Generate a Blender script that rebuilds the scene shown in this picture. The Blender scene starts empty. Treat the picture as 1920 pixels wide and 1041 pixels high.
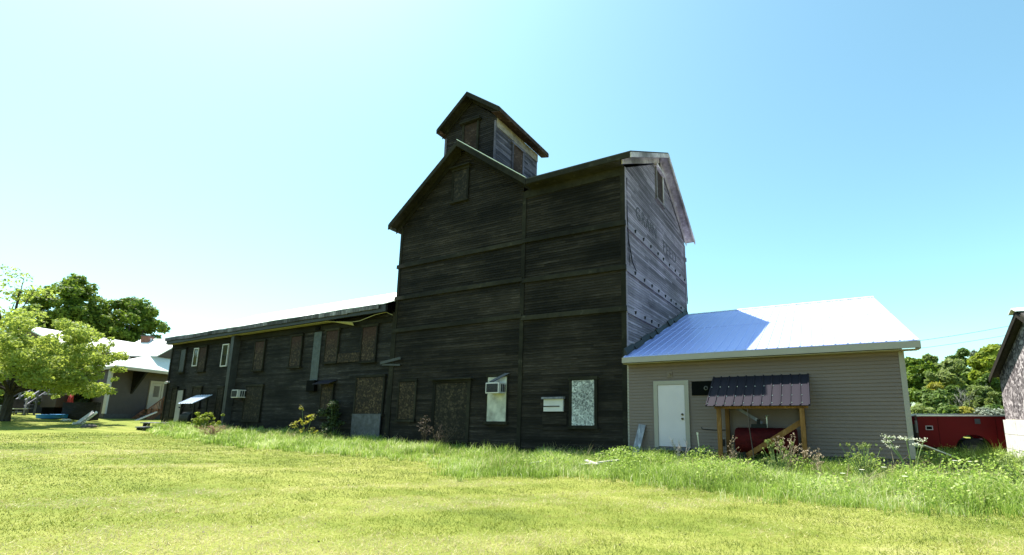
import bpy, math, random
import numpy as np
from mathutils import Vector
random.seed(7); RNG = np.random.default_rng(11)
C = bpy.context.scene.collection
S = bpy.context.scene
rad = math.radians

# ------------------------------------------------------------------ camera, sky, sun, exposure
EYE = 1.55
YAW, PITCH, FPX, PPX, PPY = 0.458, 0.171, 864.6, 1107.3, 628.4      # surveyed from the photograph (1920 px wide)
cam = bpy.data.objects.new('camera', bpy.data.cameras.new('camera')); C.objects.link(cam)
cam.location = (0, 0, EYE); cam.rotation_euler = (math.pi/2 + PITCH, 0, YAW)
cam.data.sensor_width = 36; cam.data.lens = FPX/1920*36
cam.data.shift_x = (960-PPX)/1920; cam.data.shift_y = (PPY-520.5)/1920
cam.data.clip_start = 0.05; cam.data.clip_end = 5000
S.camera = cam
SUN = Vector((-0.42, 0.045, 0.90)).normalized()
ELEV = math.asin(SUN.z); ROT = math.atan2(SUN.x, SUN.y)
w = bpy.data.worlds.new('World'); S.world = w; w.use_nodes = True
nt = w.node_tree; sky = nt.nodes.new('ShaderNodeTexSky'); sky.sky_type = 'NISHITA'; sky.sun_disc = False
sky.sun_elevation = ELEV; sky.sun_rotation = ROT; sky.altitude = 0; sky.air_density = 1.0; sky.dust_density = 1.1; sky.ozone_density = 1.0
tint = nt.nodes.new('ShaderNodeMix'); tint.data_type = 'RGBA'; tint.blend_type = 'MULTIPLY'; tint.inputs[0].default_value = 1
tint.inputs[7].default_value = (0.90, 1.22, 1.04, 1)                # the camera's cyan rendering of the sky
nt.links.new(sky.outputs[0], tint.inputs[6]); nt.links.new(tint.outputs[2], nt.nodes['Background'].inputs[0]); nt.nodes['Background'].inputs[1].default_value = 0.10
sl = bpy.data.lights.new('sun', 'SUN'); sl.energy = 5.0; sl.angle = rad(0.5); sl.color = (1.0, 0.95, 0.86)
so = bpy.data.objects.new('sun', sl); C.objects.link(so); so.rotation_euler = (-SUN).to_track_quat('-Z', 'Y').to_euler()
so.location = (-20, 5, 60)
S.view_settings.view_transform = 'Standard'; S.view_settings.look = 'None'; S.view_settings.exposure = 1.4; S.view_settings.gamma = 1
try:
    S.cycles.max_bounces = 8; S.cycles.transparent_max_bounces = 8
except Exception: pass

# ------------------------------------------------------------------ ground height, survey helper
def sp(t): return np.log1p(np.exp(np.clip(t/1.5, -40, 40)))*1.5
def gh(x, y):
    x = np.asarray(x, float); y = np.asarray(y, float)
    left = np.minimum(.028*sp(-x-9), 2.2)
    bump = .75*np.exp(-((x+50)**2+(y-6)**2)/90)
    hill = np.minimum(.05*sp(y-38), 9)*np.clip((x+12)/14, 0, 1)
    und = .02*np.sin(x*.9+y*.4)*np.sin(y*.7-x*.3)
    return left + bump + hill + und
def G(x, y): return float(gh(x, y))
def survey(px, depth):                       # ground position under a bearing read off the photograph, at a real distance
    a = (px-PPX)/FPX; cy, sy = math.cos(YAW), math.sin(YAW); f = depth/math.cos(PITCH)
    return Vector((cy*a*depth - sy*depth, sy*a*depth + cy*depth, 0))
def height_at(py, depth): return EYE + (777.5-py)*depth/FPX

# ------------------------------------------------------------------ numpy value noise (for scatter)
def vn(x, y, s, seed=0):
    x = np.asarray(x)/s; y = np.asarray(y)/s
    xi = np.floor(x).astype(np.int64); yi = np.floor(y).astype(np.int64); fx = x-xi; fy = y-yi
    fx = fx*fx*(3-2*fx); fy = fy*fy*(3-2*fy)
    def hsh(a, b):
        n = (a*374761393 + b*668265263 + seed*1442695041) & 0x7fffffff
        n = ((n ^ (n >> 13))*1274126177) & 0x7fffffff
        return ((n ^ (n >> 16)) & 0xffff)/65535.0
    return (hsh(xi, yi)*(1-fx)+hsh(xi+1, yi)*fx)*(1-fy) + (hsh(xi, yi+1)*(1-fx)+hsh(xi+1, yi+1)*fx)*fy

# ------------------------------------------------------------------ materials
def mat(name):
    m = bpy.data.materials.new(name); m.use_nodes = True
    return m, m.node_tree, m.node_tree.nodes['Principled BSDF']
def N(nt, t, **k):
    n = nt.nodes.new(t)
    for a, b in k.items(): setattr(n, a, b)
    return n
def ramp(nt, src, stops, interp='LINEAR'):
    r = nt.nodes.new('ShaderNodeValToRGB'); r.color_ramp.interpolation = interp
    e = r.color_ramp.elements
    e[0].position, e[0].color = stops[0][0], (*stops[0][1], 1)
    e[1].position, e[1].color = stops[-1][0], (*stops[-1][1], 1)
    for p, c in stops[1:-1]:
        q = e.new(p); q.color = (*c, 1)
    nt.links.new(src, r.inputs[0]); return r.outputs[0]
def noise(nt, scale, vec=(1, 1, 1), detail=4, rough=.55, coord='Object'):
    tc = nt.nodes.new('ShaderNodeTexCoord'); mp = nt.nodes.new('ShaderNodeMapping'); mp.inputs['Scale'].default_value = vec
    nt.links.new(tc.outputs[coord], mp.inputs[0])
    n = nt.nodes.new('ShaderNodeTexNoise'); n.inputs['Scale'].default_value = scale
    n.inputs['Detail'].default_value = detail; n.inputs['Roughness'].default_value = rough
    nt.links.new(mp.outputs[0], n.inputs['Vector']); return n.outputs[0]
def mix(nt, f, a, b, mode='MIX'):
    m = nt.nodes.new('ShaderNodeMix'); m.data_type = 'RGBA'; m.blend_type = mode
    for i, v in ((0, f), (6, a), (7, b)):
        if hasattr(v, 'is_output'): nt.links.new(v, m.inputs[i])
        else: m.inputs[i].default_value = v if i == 0 else (*v, 1)
    return m.outputs[2]
def math_(nt, op, a, b):
    m = nt.nodes.new('ShaderNodeMath'); m.operation = op
    for i, v in enumerate((a, b)):
        if hasattr(v, 'is_output'): nt.links.new(v, m.inputs[i])
        else: m.inputs[i].default_value = v
    return m.outputs[0]
def attr(nt, name='tone'):
    a = nt.nodes.new('ShaderNodeAttribute'); a.attribute_name = name; return a.outputs['Fac']
def bump(nt, bs, src, strength=.3, dist=.02):
    b = nt.nodes.new('ShaderNodeBump'); b.inputs['Strength'].default_value = strength; b.inputs['Distance'].default_value = dist
    nt.links.new(src, b.inputs['Height']); nt.links.new(b.outputs[0], bs.inputs['Normal'])

def wood(name, dark, mid, light, vec=(.9, 3, 55), patch=(1, 1, 1), light_from=.57, rough=.9, patch_col=None, spec=.2, pc=(.5, 1.5)):
    """weathered board siding: streaks along the board, per-board tone, big stains"""
    m, nt, bs = mat(name)
    st = noise(nt, 1.6, vec, 6, .65)
    c = ramp(nt, st, [(.30, dark), (.5, mid), (light_from, mid), (light_from+.10, light)])
    t = attr(nt)
    tone = ramp(nt, t, [(0, (.5, .5, .5)), (1, (1.5, 1.5, 1.5))])
    c = mix(nt, 1.0, c, tone, 'MULTIPLY')
    pn = noise(nt, .45, patch, 4, .6)
    pf = ramp(nt, pn, [(.36, (pc[0],)*3), (.64, (pc[1],)*3)])
    c = mix(nt, 1.0, c, pf, 'MULTIPLY')
    if patch_col:
        p2 = noise(nt, .8, patch, 3, .6); f2 = ramp(nt, p2, [(.56, (0, 0, 0)), (.68, (.8, .8, .8))])
        c = mix(nt, f2, c, patch_col)
    nt.links.new(c, bs.inputs['Base Color']); bs.inputs['Roughness'].default_value = rough
    bs.inputs['Specular IOR Level'].default_value = spec
    bump(nt, bs, st, .35, .01); return m
def plain(name, col, rough=.6, metal=0, var=.15, scale=3, vec=(1, 1, 1), spec=.4):
    m, nt, bs = mat(name)
    n = noise(nt, scale, vec, 5, .6)
    c = ramp(nt, n, [(.3, tuple(x*(1-var) for x in col)), (.7, tuple(min(1, x*(1+var)) for x in col))])
    nt.links.new(c, bs.inputs['Base Color']); bs.inputs['Roughness'].default_value = rough; bs.inputs['Metallic'].default_value = metal
    bs.inputs['Specular IOR Level'].default_value = spec
    return m
def osb(name, cols, scale=16, stain=(.6, 1.1), top=None):
    m, nt, bs = mat(name)
    tc = nt.nodes.new('ShaderNodeTexCoord'); nz = nt.nodes.new('ShaderNodeTexNoise'); nz.inputs['Scale'].default_value = 9
    nt.links.new(tc.outputs['Object'], nz.inputs['Vector'])
    ad = nt.nodes.new('ShaderNodeMix'); ad.data_type = 'RGBA'; ad.blend_type = 'LINEAR_LIGHT'; ad.inputs[0].default_value = .09
    nt.links.new(tc.outputs['Object'], ad.inputs[6]); nt.links.new(nz.outputs[1], ad.inputs[7])
    v = nt.nodes.new('ShaderNodeTexVoronoi'); v.inputs['Scale'].default_value = scale
    nt.links.new(ad.outputs[2], v.inputs['Vector'])
    sep = nt.nodes.new('ShaderNodeSeparateColor'); nt.links.new(v.outputs['Color'], sep.inputs[0])
    k = len(cols)-1
    c = ramp(nt, sep.outputs[0], [(i/k, col) for i, col in enumerate(cols)])
    pn = noise(nt, 1.3, (1, 1, .5), 4, .65)
    c = mix(nt, 1.0, c, ramp(nt, pn, [(.35, (stain[0],)*3), (.65, (stain[1],)*3)]), 'MULTIPLY')
    if top:
        zf, zt, col = top
        sx = nt.nodes.new('ShaderNodeSeparateXYZ'); nt.links.new(tc.outputs['Object'], sx.inputs[0])
        zz = math_(nt, 'ADD', sx.outputs[2], math_(nt, 'MULTIPLY', pn, .8))
        mr = nt.nodes.new('ShaderNodeMapRange'); mr.inputs[1].default_value = zf+.4; mr.inputs[2].default_value = zt+.4; nt.links.new(zz, mr.inputs[0])
        c = mix(nt, mr.outputs[0], c, mix(nt, .7, c, col))
    nt.links.new(c, bs.inputs['Base Color']); bs.inputs['Roughness'].default_value = .8; bs.inputs['Specular IOR Level'].default_value = .25
    bump(nt, bs, sep.outputs[1], .25, .01); return m
def leaf(name, c1, c2, trans=.35, objvar=True, rough=.6):
    m, nt, bs = mat(name)
    g = nt.nodes.new('ShaderNodeNewGeometry'); r = g.outputs['Random Per Island']
    c = ramp(nt, r, [(0, c1), (1, c2)])
    bs.inputs['Roughness'].default_value = rough; bs.inputs['Specular IOR Level'].default_value = .25
    nt.links.new(c, bs.inputs['Base Color'])
    tr = nt.nodes.new('ShaderNodeBsdfTranslucent'); nt.links.new(mix(nt, .4, c, (c2[0]*1.6, c2[1]*1.6, c2[2])), tr.inputs[0])
    ms = nt.nodes.new('ShaderNodeMixShader'); ms.inputs[0].default_value = trans
    nt.links.new(bs.outputs[0], ms.inputs[1]); nt.links.new(tr.outputs[0], ms.inputs[2])
    nt.links.new(ms.outputs[0], nt.nodes['Material Output'].inputs[0]); return m

M = {}
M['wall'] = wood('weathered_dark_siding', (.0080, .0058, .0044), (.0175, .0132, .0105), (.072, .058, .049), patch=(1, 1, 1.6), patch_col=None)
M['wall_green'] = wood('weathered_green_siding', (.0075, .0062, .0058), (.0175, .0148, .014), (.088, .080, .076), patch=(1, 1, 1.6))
M['wall_side'] = wood('silvered_siding', (.105, .085, .10), (.215, .178, .208), (.36, .315, .345), vec=(3, .9, 55), pc=(.74, 1.22))
M['trim_dark'] = wood('dark_trim_wood', (.010, .0085, .006), (.019, .0165, .0115), (.042, .037, .027), vec=(2, 2, 2), light_from=.6)
M['trim_pale'] = wood('bare_pale_wood', (.16, .13, .135), (.28, .235, .245), (.42, .37, .375), vec=(3, 3, 3))
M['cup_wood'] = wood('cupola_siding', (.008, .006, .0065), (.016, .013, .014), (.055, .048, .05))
M['cup_side'] = wood('cupola_side_siding', (.055, .047, .07), (.115, .10, .145), (.28, .255, .31), vec=(3, .9, 55))
M['rust_wood'] = wood('reddish_wood', (.020, .011, .010), (.046, .026, .022), (.13, .09, .08), vec=(3, 3, 6))
M['osb_brown'] = osb('osb_brown', [(.010, .006, .003), (.02, .011, .006), (.033, .019, .01), (.09, .06, .034)], 15)
M['osb_dark'] = osb('osb_dark', [(.007, .005, .003), (.012, .0085, .005), (.02, .0135, .008), (.06, .043, .028)], 15)
M['osb_red'] = osb('osb_red_stained', [(.012, .0055, .003), (.022, .0115, .007), (.034, .019, .011), (.085, .058, .037)], 15, top=(4.9, 5.5, (.034, .011, .008)))
M['osb_white'] = osb('osb_whitewashed', [(.10, .10, .105), (.27, .27, .28), (.40, .40, .41), (.68, .66, .66)], 19, (.7, 1.15))
M['osb_grey'] = osb('osb_barn', [(.055, .046, .05), (.135, .118, .124), (.25, .222, .232), (.54, .49, .50)], 14, (.8, 1.15))
M['panel_white'] = plain('faded_white_panel', (.42, .40, .36), .7, 0, .5, 2.2, (1, 1, .8))
M['panel_grey'] = plain('grey_sheet', (.055, .055, .07), .6, 0, .5, 5)
M['panel_green'] = plain('grey_green_panel', (.034, .033, .036), .6, 0, .35, 3)
M['white_frame'] = plain('white_vinyl', (.52, .48, .50), .4, 0, .06)
M['glass'] = plain('dark_window_glass', (.010, .010, .016), .12, 0, .1, spec=.25)
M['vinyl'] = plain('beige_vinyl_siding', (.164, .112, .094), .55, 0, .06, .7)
M['vinyl_trim'] = plain('cream_trim', (.30, .255, .23), .5, 0, .05)
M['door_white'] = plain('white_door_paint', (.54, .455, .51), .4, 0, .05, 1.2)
M['brass'] = plain('tarnished_brass', (.25, .2, .1), .35, 1, .1)
M['black'] = plain('black_opening', (.004, .004, .004), .8, 0, .3, spec=.05)
M['iron'] = plain('black_iron', (.010, .010, .011), .6, .1, .3, 6, spec=.2)
M['soffit'] = plain('yellowed_soffit', (.30, .27, .14), .7, 0, .12, 4)
M['soffit_v'] = plain('cream_soffit', (.30, .24, .14), .6, 0, .06)
M['concrete'] = plain('grey_concrete', (.09, .08, .078), .9, 0, .3, 5)
M['lumber'] = wood('new_lumber', (.075, .034, .010), (.12, .056, .018), (.18, .095, .04), vec=(6, 6, 1.5))
M['deck_red'] = wood('red_brown_deck_wood', (.17, .075, .05), (.28, .13, .085), (.40, .22, .16), vec=(4, 4, 4))
M['grey_wood'] = wood('grey_driftwood', (.08, .078, .10), (.17, .165, .2), (.34, .33, .38), vec=(6, 6, 1.5))
M['white_wood'] = wood('bleached_board', (.35, .33, .3), (.55, .53, .48), (.75, .73, .69), vec=(3, 3, 3))
def metal(name, col, rough, met, streak=.25, spec=.5):
    m, nt, bs = mat(name)
    n = noise(nt, 1.2, (1, .25, .25), 5, .6)
    c = ramp(nt, n, [(.3, tuple(x*(1-streak) for x in col)), (.7, col)])
    nt.links.new(c, bs.inputs['Base Color']); bs.inputs['Metallic'].default_value = met
    nt.links.new(ramp(nt, n, [(.3, (rough+.08,)*3), (.7, (rough,)*3)]), bs.inputs['Roughness']); bs.inputs['Specular IOR Level'].default_value = spec; return m
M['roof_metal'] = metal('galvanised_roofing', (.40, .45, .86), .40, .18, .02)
M['roof_white'] = plain('white_roofing', (.72, .72, .70), .5, 0, .08, 2)
M['roof_purple'] = metal('brown_violet_roofing', (.027, .0235, .033), .6, 0, .2, .06)
M['roof_blue'] = metal('blue_grey_roofing', (.55, .6, .72), .4, .6, .1)
M['roof_old'] = plain('old_shingles', (.05, .045, .042), .95, 0, .4, 12)
M['fascia_old'] = wood('streaky_old_fascia', (.03, .027, .032), (.10, .094, .105), (.27, .255, .28), vec=(14, 3, .8), light_from=.55)
M['tar'] = plain('tar_flashing', (.01, .01, .01), .6, 0, .4)
M['red_paint'] = plain('red_truck_paint', (.15, .004, .006), .45, 0, .12, 1.5, spec=.12)
M['red_tank'] = plain('dull_red_tank', (.05, .003, .004), .7, 0, .4, 4, spec=.1)
M['rubber'] = plain('tyre_rubber', (.018, .018, .018), .85)
M['chrome'] = plain('dull_aluminium', (.5, .5, .5), .35, .9, .15)
M['brick'] = plain('red_brick', (.22, .10, .07), .9, 0, .35, 14)
M['stucco'] = plain('taupe_stucco', (.085, .064, .060), .9, 0, .1, 2)
M['cream_paint'] = plain('cream_paint', (.42, .34, .27), .6, 0, .06)
M['found_white'] = plain('white_block_foundation', (.62, .61, .58), .9, 0, .18, 5)
M['pool_blue'] = plain('blue_pool_plastic', (.03, .22, .55), .4, 0, .08)
M['red_cloth'] = plain('red_cloth', (.35, .03, .03), .8)
M['bark'] = plain('dark_bark', (.035, .03, .026), .95, 0, .45, 9, (1, 1, .3))
M['bark_grey'] = plain('grey_dead_wood', (.26, .24, .22), .9, 0, .3, 9, (1, 1, .3))
M['letter'] = plain('faded_black_lettering', (.082, .072, .085), .95, 0, .35, 9, (1, .5, 6))
M['orange'] = plain('orange_tarp', (.6, .28, .08), .7)
M['leaf_light'] = leaf('light_leaves', (.17, .23, .038), (.36, .42, .095), .48)
M['leaf_maple'] = leaf('maple_leaves', (.06, .11, .014), (.17, .24, .03), .38)
M['leaf_deep'] = leaf('deep_green_leaves', (.055, .10, .02), (.13, .195, .04), .34)
M['leaf_lime'] = leaf('lime_leaves', (.13, .18, .018), (.27, .32, .04), .42)
M['leaf_soft'] = leaf('soft_green_leaves', (.11, .155, .04), (.22, .27, .085), .4)
M['leaf_silver'] = leaf('silver_leaves', (.16, .20, .16), (.27, .31, .25), .3)
M['leaf_gold'] = leaf('yellowish_leaves', (.20, .20, .03), (.32, .30, .05), .4)
M['leaf_shade'] = leaf('shaded_shrub_leaves', (.03, .045, .018), (.06, .085, .03), .2)  # leaf green darkened: shade under trees and eave is put into the colour
M['dry'] = leaf('dry_stalks', (.22, .16, .10), (.42, .33, .24), .15)
M['dry_red'] = leaf('dry_red_stalks', (.25, .13, .09), (.40, .25, .18), .15)
M['dry_shade_litter'] = leaf('shaded_stalks_dark_litter', (.05, .035, .025), (.12, .085, .06), .1)  # dry stalks darkened to carry the wall's shade; also the dark leaf litter
M['flower'] = leaf('white_petals', (.6, .6, .5), (.8, .8, .72), .3)
M['stem'] = plain('green_stem', (.16, .22, .07), .7)
def blade_mat(name, stops, trans=.35):
    m, nt, bs = mat(name)
    c = ramp(nt, attr(nt), stops)
    bs.inputs['Roughness'].default_value = .55; bs.inputs['Specular IOR Level'].default_value = .3
    nt.links.new(c, bs.inputs['Base Color'])
    tr = nt.nodes.new('ShaderNodeBsdfTranslucent'); nt.links.new(c, tr.inputs[0])
    ms = nt.nodes.new('ShaderNodeMixShader'); ms.inputs[0].default_value = trans
    nt.links.new(bs.outputs[0], ms.inputs[1]); nt.links.new(tr.outputs[0], ms.inputs[2])
    nt.links.new(ms.outputs[0], nt.nodes['Material Output'].inputs[0]); return m
LAWN = [(0, (.085, .115, .020)), (.3, (.140, .180, .017)), (.52, (.225, .245, .026)), (.72, (.35, .32, .09)), (1, (.54, .46, .26))]
M['lawn'] = blade_mat('lawn_blades', LAWN, .3)
M['tall'] = blade_mat('tall_grass_blades', [(0, (.10, .16, .024)), (.35, (.26, .385, .058)), (.65, (.40, .52, .11)), (.85, (.56, .63, .26)), (1, (.75, .72, .48))], .5)
M['hay'] = blade_mat('cut_hay', [(0, (.30, .26, .09)), (.5, (.46, .40, .19)), (1, (.62, .55, .33))], .3)

# ------------------------------------------------------------------ mesh builder
class MB:
    def __init__(s): s.v = []; s.f = []; s.t = []; s.mi = []
    def face(s, pts, tone=.5, mi=0):
        i = len(s.v); s.v += [tuple(p) for p in pts]; s.f.append(tuple(range(i, i+len(pts)))); s.t.append(tone); s.mi.append(mi)
    def hexa(s, p, tone=.5, mi=0):
        """8 points: 0-3 bottom loop, 4-7 top loop"""
        i = len(s.v); s.v += [tuple(q) for q in p]
        for q in ((3, 2, 1, 0), (4, 5, 6, 7), (0, 1, 5, 4), (1, 2, 6, 5), (2, 3, 7, 6), (3, 0, 4, 7)):
            s.f.append(tuple(i+k for k in q)); s.t.append(tone); s.mi.append(mi)
        return s
    def box(s, x0, x1, y0, y1, z0, z1, tone=None, mi=0):
        t = random.random() if tone is None else tone
        return s.hexa([(x0, y0, z0), (x1, y0, z0), (x1, y1, z0), (x0, y1, z0), (x0, y0, z1), (x1, y0, z1), (x1, y1, z1), (x0, y1, z1)], t, mi)
    def obox(s, o, u, v, wv, tone=None, mi=0):
        """oriented box: corner o and three edge vectors"""
        o, u, v, wv = map(Vector, (o, u, v, wv)); t = random.random() if tone is None else tone
        return s.hexa([o, o+u, o+u+v, o+v, o+wv, o+u+wv, o+u+v+wv, o+v+wv], t, mi)
    def beam(s, a, b, wd, ht, up=(0, 0, 1), tone=None, mi=0):
        a, b = Vector(a), Vector(b); d = (b-a).normalized(); up = Vector(up)
        r = d.cross(up)
        if r.length < 1e-4: r = d.cross(Vector((0, 1, 0)))
        r.normalize(); q = r.cross(d).normalized()
        return s.obox(a-r*wd/2-q*ht/2, b-a, r*wd, q*ht, tone, mi)
    def tube(s, pts, radii, n=8, tone=.5, mi=0, cap=True):
        pts = [Vector(p) for p in pts]
        if not hasattr(radii, '__len__'): radii = [radii]*len(pts)
        rings = []
        for k, p in enumerate(pts):
            d = (pts[min(k+1, len(pts)-1)]-pts[max(k-1, 0)]).normalized()
            a = d.cross(Vector((0, 0, 1)))
            if a.length < 1e-3: a = d.cross(Vector((1, 0, 0)))
            a.normalize(); b = d.cross(a).normalized(); base = len(s.v)
            for j in range(n):
                th = 2*math.pi*j/n; s.v.append(tuple(p+(a*math.cos(th)+b*math.sin(th))*radii[k]))
            rings.append(base)
        for k in range(len(rings)-1):
            for j in range(n):
                s.f.append((rings[k]+j, rings[k]+(j+1) % n, rings[k+1]+(j+1) % n, rings[k+1]+j)); s.t.append(tone); s.mi.append(mi)
        if cap:
            s.f.append(tuple(rings[0]+j for j in range(n))); s.t.append(tone); s.mi.append(mi)
            s.f.append(tuple(rings[-1]+j for j in reversed(range(n)))); s.t.append(tone); s.mi.append(mi)
        return s
    def slab(s, quad, th, tone=.5, mi=0):
        """thick sheet under a quad (top corners given counter-clockwise from above)"""
        q = [Vector(p) for p in quad]; dn = Vector((0, 0, -th))
        return s.hexa([p+dn for p in q]+q, tone, mi)
    def build(s, name, m, parent=None, smooth=False, bevel=0, **tags):
        me = bpy.data.meshes.new(name); me.from_pydata(s.v, [], s.f)
        for x in (m if isinstance(m, (list, tuple)) else [m]): me.materials.append(x)
        a = me.attributes.new('tone', 'FLOAT', 'FACE'); a.data.foreach_set('value', s.t)
        me.polygons.foreach_set('material_index', s.mi)
        if smooth: me.polygons.foreach_set('use_smooth', [True]*len(s.f))
        me.update()
        o = bpy.data.objects.new(name, me); C.objects.link(o)
        if parent: attach(o, parent)
        if bevel:
            b = o.modifiers.new('bevel', 'BEVEL'); b.width = bevel; b.segments = 2; b.limit_method = 'ANGLE'
        for k, vv in tags.items(): o[k] = vv
        return o
def attach(o, parent):
    o.parent = parent
    if parent.parent is None: o.matrix_parent_inverse = inv(parent)
    else: o.matrix_parent_inverse = inv(parent) if parent.type == 'EMPTY' else parent.matrix_basis.inverted()
def inv(p): return p.matrix_basis.inverted()
def thing(name, label, cat, loc=(0, 0, 0), group=None):
    o = bpy.data.objects.new(name, None); C.objects.link(o); o.location = loc; o.empty_display_size = .3
    o['label'] = label; o['category'] = cat
    if group: o['group'] = group
    return o
def tag(o, label, cat, group=None):
    o['label'] = label; o['category'] = cat
    if group: o['group'] = group
    return o
def np_mesh(name, verts, faces_n, tone, m, parent=None, smooth=False):
    """verts (F*k,3) laid out per face, k = faces_n vertices in each face"""
    nV = len(verts); nF = nV//faces_n
    me = bpy.data.meshes.new(name); me.vertices.add(nV); me.vertices.foreach_set('co', np.ascontiguousarray(verts, np.float32).ravel())
    me.loops.add(nV); me.loops.foreach_set('vertex_index', np.arange(nV, dtype=np.int32))
    me.polygons.add(nF); me.polygons.foreach_set('loop_start', np.arange(0, nV, faces_n, dtype=np.int32))
    me.materials.append(m)
    a = me.attributes.new('tone', 'FLOAT', 'FACE'); a.data.foreach_set('value', np.ascontiguousarray(tone, np.float32))
    me.update(calc_edges=True); me.validate()
    o = bpy.data.objects.new(name, me); C.objects.link(o)
    if parent: attach(o, parent)
    return o

def clap(mb, o, u, n, z0, z1, spans, pitch=.11, proud=.02, blen=3.2, jit=.004, gap=.007):
    """lapped siding as real geometry: rows of boards, each its own tone"""
    o, u, n = Vector(o), Vector(u), Vector(n)
    z = z0
    def P(a, h, d): return o + u*a + n*d + Vector((0, 0, h))
    while z < z1-1e-4:
        zt = min(z+pitch, z1); A = spans(z); B = spans(zt)
        a0, b0 = A; a1, b1 = B
        if b1 < a1: a1 = b1 = (a1+b1)/2
        if b0 > a0+.02:
            cuts = [0.0]; L = b0-a0; p = random.uniform(.2, 1)*blen
            while p < L-.3: cuts.append(p/L); p += random.uniform(.6, 1.3)*blen
            cuts.append(1.0)
            for c, d in zip(cuts, cuts[1:]):
                pr = proud + random.uniform(-jit, jit); t = random.random()
                q0, q1 = a0+(b0-a0)*c, a0+(b0-a0)*d; r0, r1 = a1+(b1-a1)*c, a1+(b1-a1)*d
                zl = z-gap                                             # the butt hangs free over the board below
                mb.face([P(q0, zl, pr), P(q1, zl, pr), P(r1, zt, .002), P(r0, zt, .002)], t)
                mb.face([P(q0, zl, pr-.011), P(r0, zt, -.004), P(r1, zt, -.004), P(q1, zl, pr-.011)], t)
                mb.face([P(q0, zl, pr-.011), P(q1, zl, pr-.011), P(q1, zl, pr), P(q0, zl, pr)], min(1, t*.6+.5))  # lip toned lighter: worn edge, and caught light put into its colour
        z = zt

# ------------------------------------------------------------------ ground, road-free lawn, hill
def ground():
    t = np.linspace(-1, 1, 170); ax = np.sinh(t*5.2)/np.sinh(5.2)*900
    xs = ax-8; ys = ax+12
    X, Y = np.meshgrid(xs, ys); Z = gh(X, Y)
    v = np.stack([X, Y, Z], -1).reshape(-1, 3); n = len(xs)
    f = [(j*n+i, j*n+i+1, (j+1)*n+i+1, (j+1)*n+i) for j in range(n-1) for i in range(n-1)]
    me = bpy.data.meshes.new('lawn_ground'); me.from_pydata(v.tolist(), [], f)
    me.polygons.foreach_set('use_smooth', [True]*len(f))
    m, nt, bs = mat('mown_lawn')
    n1 = noise(nt, .22, (1, 1, 1), 5, .6); n2 = noise(nt, 22, (1, 1, 1), 5, .7); n3 = noise(nt, .9, (.35, 1.3, 1), 4, .6)
    s = math_(nt, 'ADD', math_(nt, 'MULTIPLY', n1, .5), math_(nt, 'ADD', math_(nt, 'MULTIPLY', n2, .45), math_(nt, 'MULTIPLY', n3, .4)))
    c = ramp(nt, s, [(.42, (.065, .085, .018)), (.6, (.13, .165, .028)), (.74, (.22, .235, .055)), (.9, (.35, .32, .15))])
    nt.links.new(c, bs.inputs['Base Color']); bs.inputs['Roughness'].default_value = .95; bs.inputs['Specular IOR Level'].default_value = .1
    bump(nt, bs, n2, .7, .04)
    me.materials.append(m); o = bpy.data.objects.new('lawn_ground', me); C.objects.link(o); o['kind'] = 'structure'
ground()

# ------------------------------------------------------------------ grain elevator (the tall tower)
TX0, TX1, TY0, TY1 = -17.6, -6.0, 15.0, 23.7
SEAM = -10.45
el = thing('grain_elevator', 'tall dark weathered wooden grain elevator with a small cupola on its gabled roof', 'grain elevator', (-11.8, 19.3, 0))
def gl(z): return -13.91-(13.60-z)/.80           # gable outline, left and right
def grr(z): return -13.91+(13.60-z)/.70
core = MB()
core.box(TX0+.05, TX1-.05, TY0+.03, TY1, -.2, 10.4)
core.hexa([(TX0+.05, TY0+.03, 10.4), (SEAM, TY0+.03, 10.4), (SEAM, TY1, 10.4), (TX0+.05, TY1, 10.4), (-13.95, TY0+.03, 13.45), (-13.87, TY0+.03, 13.45), (-13.87, TY1, 13.45), (-13.95, TY1, 13.45)])
core.hexa([(-14, TY0+.05, 10.4), (TX1-.05, TY0+.05, 10.4), (TX1-.05, TY1, 10.4), (-14, TY1, 10.4), (-14, 19.3, 13.2), (TX1-.05, 19.3, 13.2), (TX1-.05, 19.5, 13.2), (-14, 19.5, 13.2)])
core.build('frame_core', M['wall'], el)
fw = MB()
clap(fw, (0, TY0, 0), (1, 0, 0), (0, -1, 0), .12, 13.55, lambda z: (max(TX0, gl(z)), min(SEAM-.06, grr(z))), .105, .028)
clap(fw, (0, TY0, 0), (1, 0, 0), (0, -1, 0), .12, 10.85, lambda z: (SEAM+.06, TX1), .105, .028)
fw.build('front_wall', M['wall'], el)
sw = MB()
def sspan(z):
    if z < 10.75: return (TY0, TY1)
    return (TY0+(z-10.75)/.52*.93, TY1-(z-10.75)/.58)
clap(sw, (TX1, 0, 0), (0, 1, 0), (1, 0, 0), .12, 13.25, sspan, .105, .02)
sw.build('side_wall', M['wall_side'], el)
lw = MB(); clap(lw, (TX0, TY1, 0), (0, -1, 0), (-1, 0, 0), .2, 10.6, lambda z: (0, TY1-TY0), .2, .02); 
clap(lw, (TX1, TY1, 0), (-1, 0, 0), (0, 1, 0), .2, 10.6, lambda z: (0, TX1-TX0), .2, .02)
lw.build('rear_wall', M['wall'], el)
for a_ in ((SEAM-.09, SEAM+.09, TY0-.05, TY0+.02, .05, 10.75, .35), (TX1-.14, TX1+.03, TY0-.045, TY0+.02, .05, 10.8, .3), (TX0-.03, TX0+.12, TY0-.045, TY0+.1, .3, 10.45, .3)):
    MB().box(*a_).build('corner_board', M['trim_dark'], el)

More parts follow.
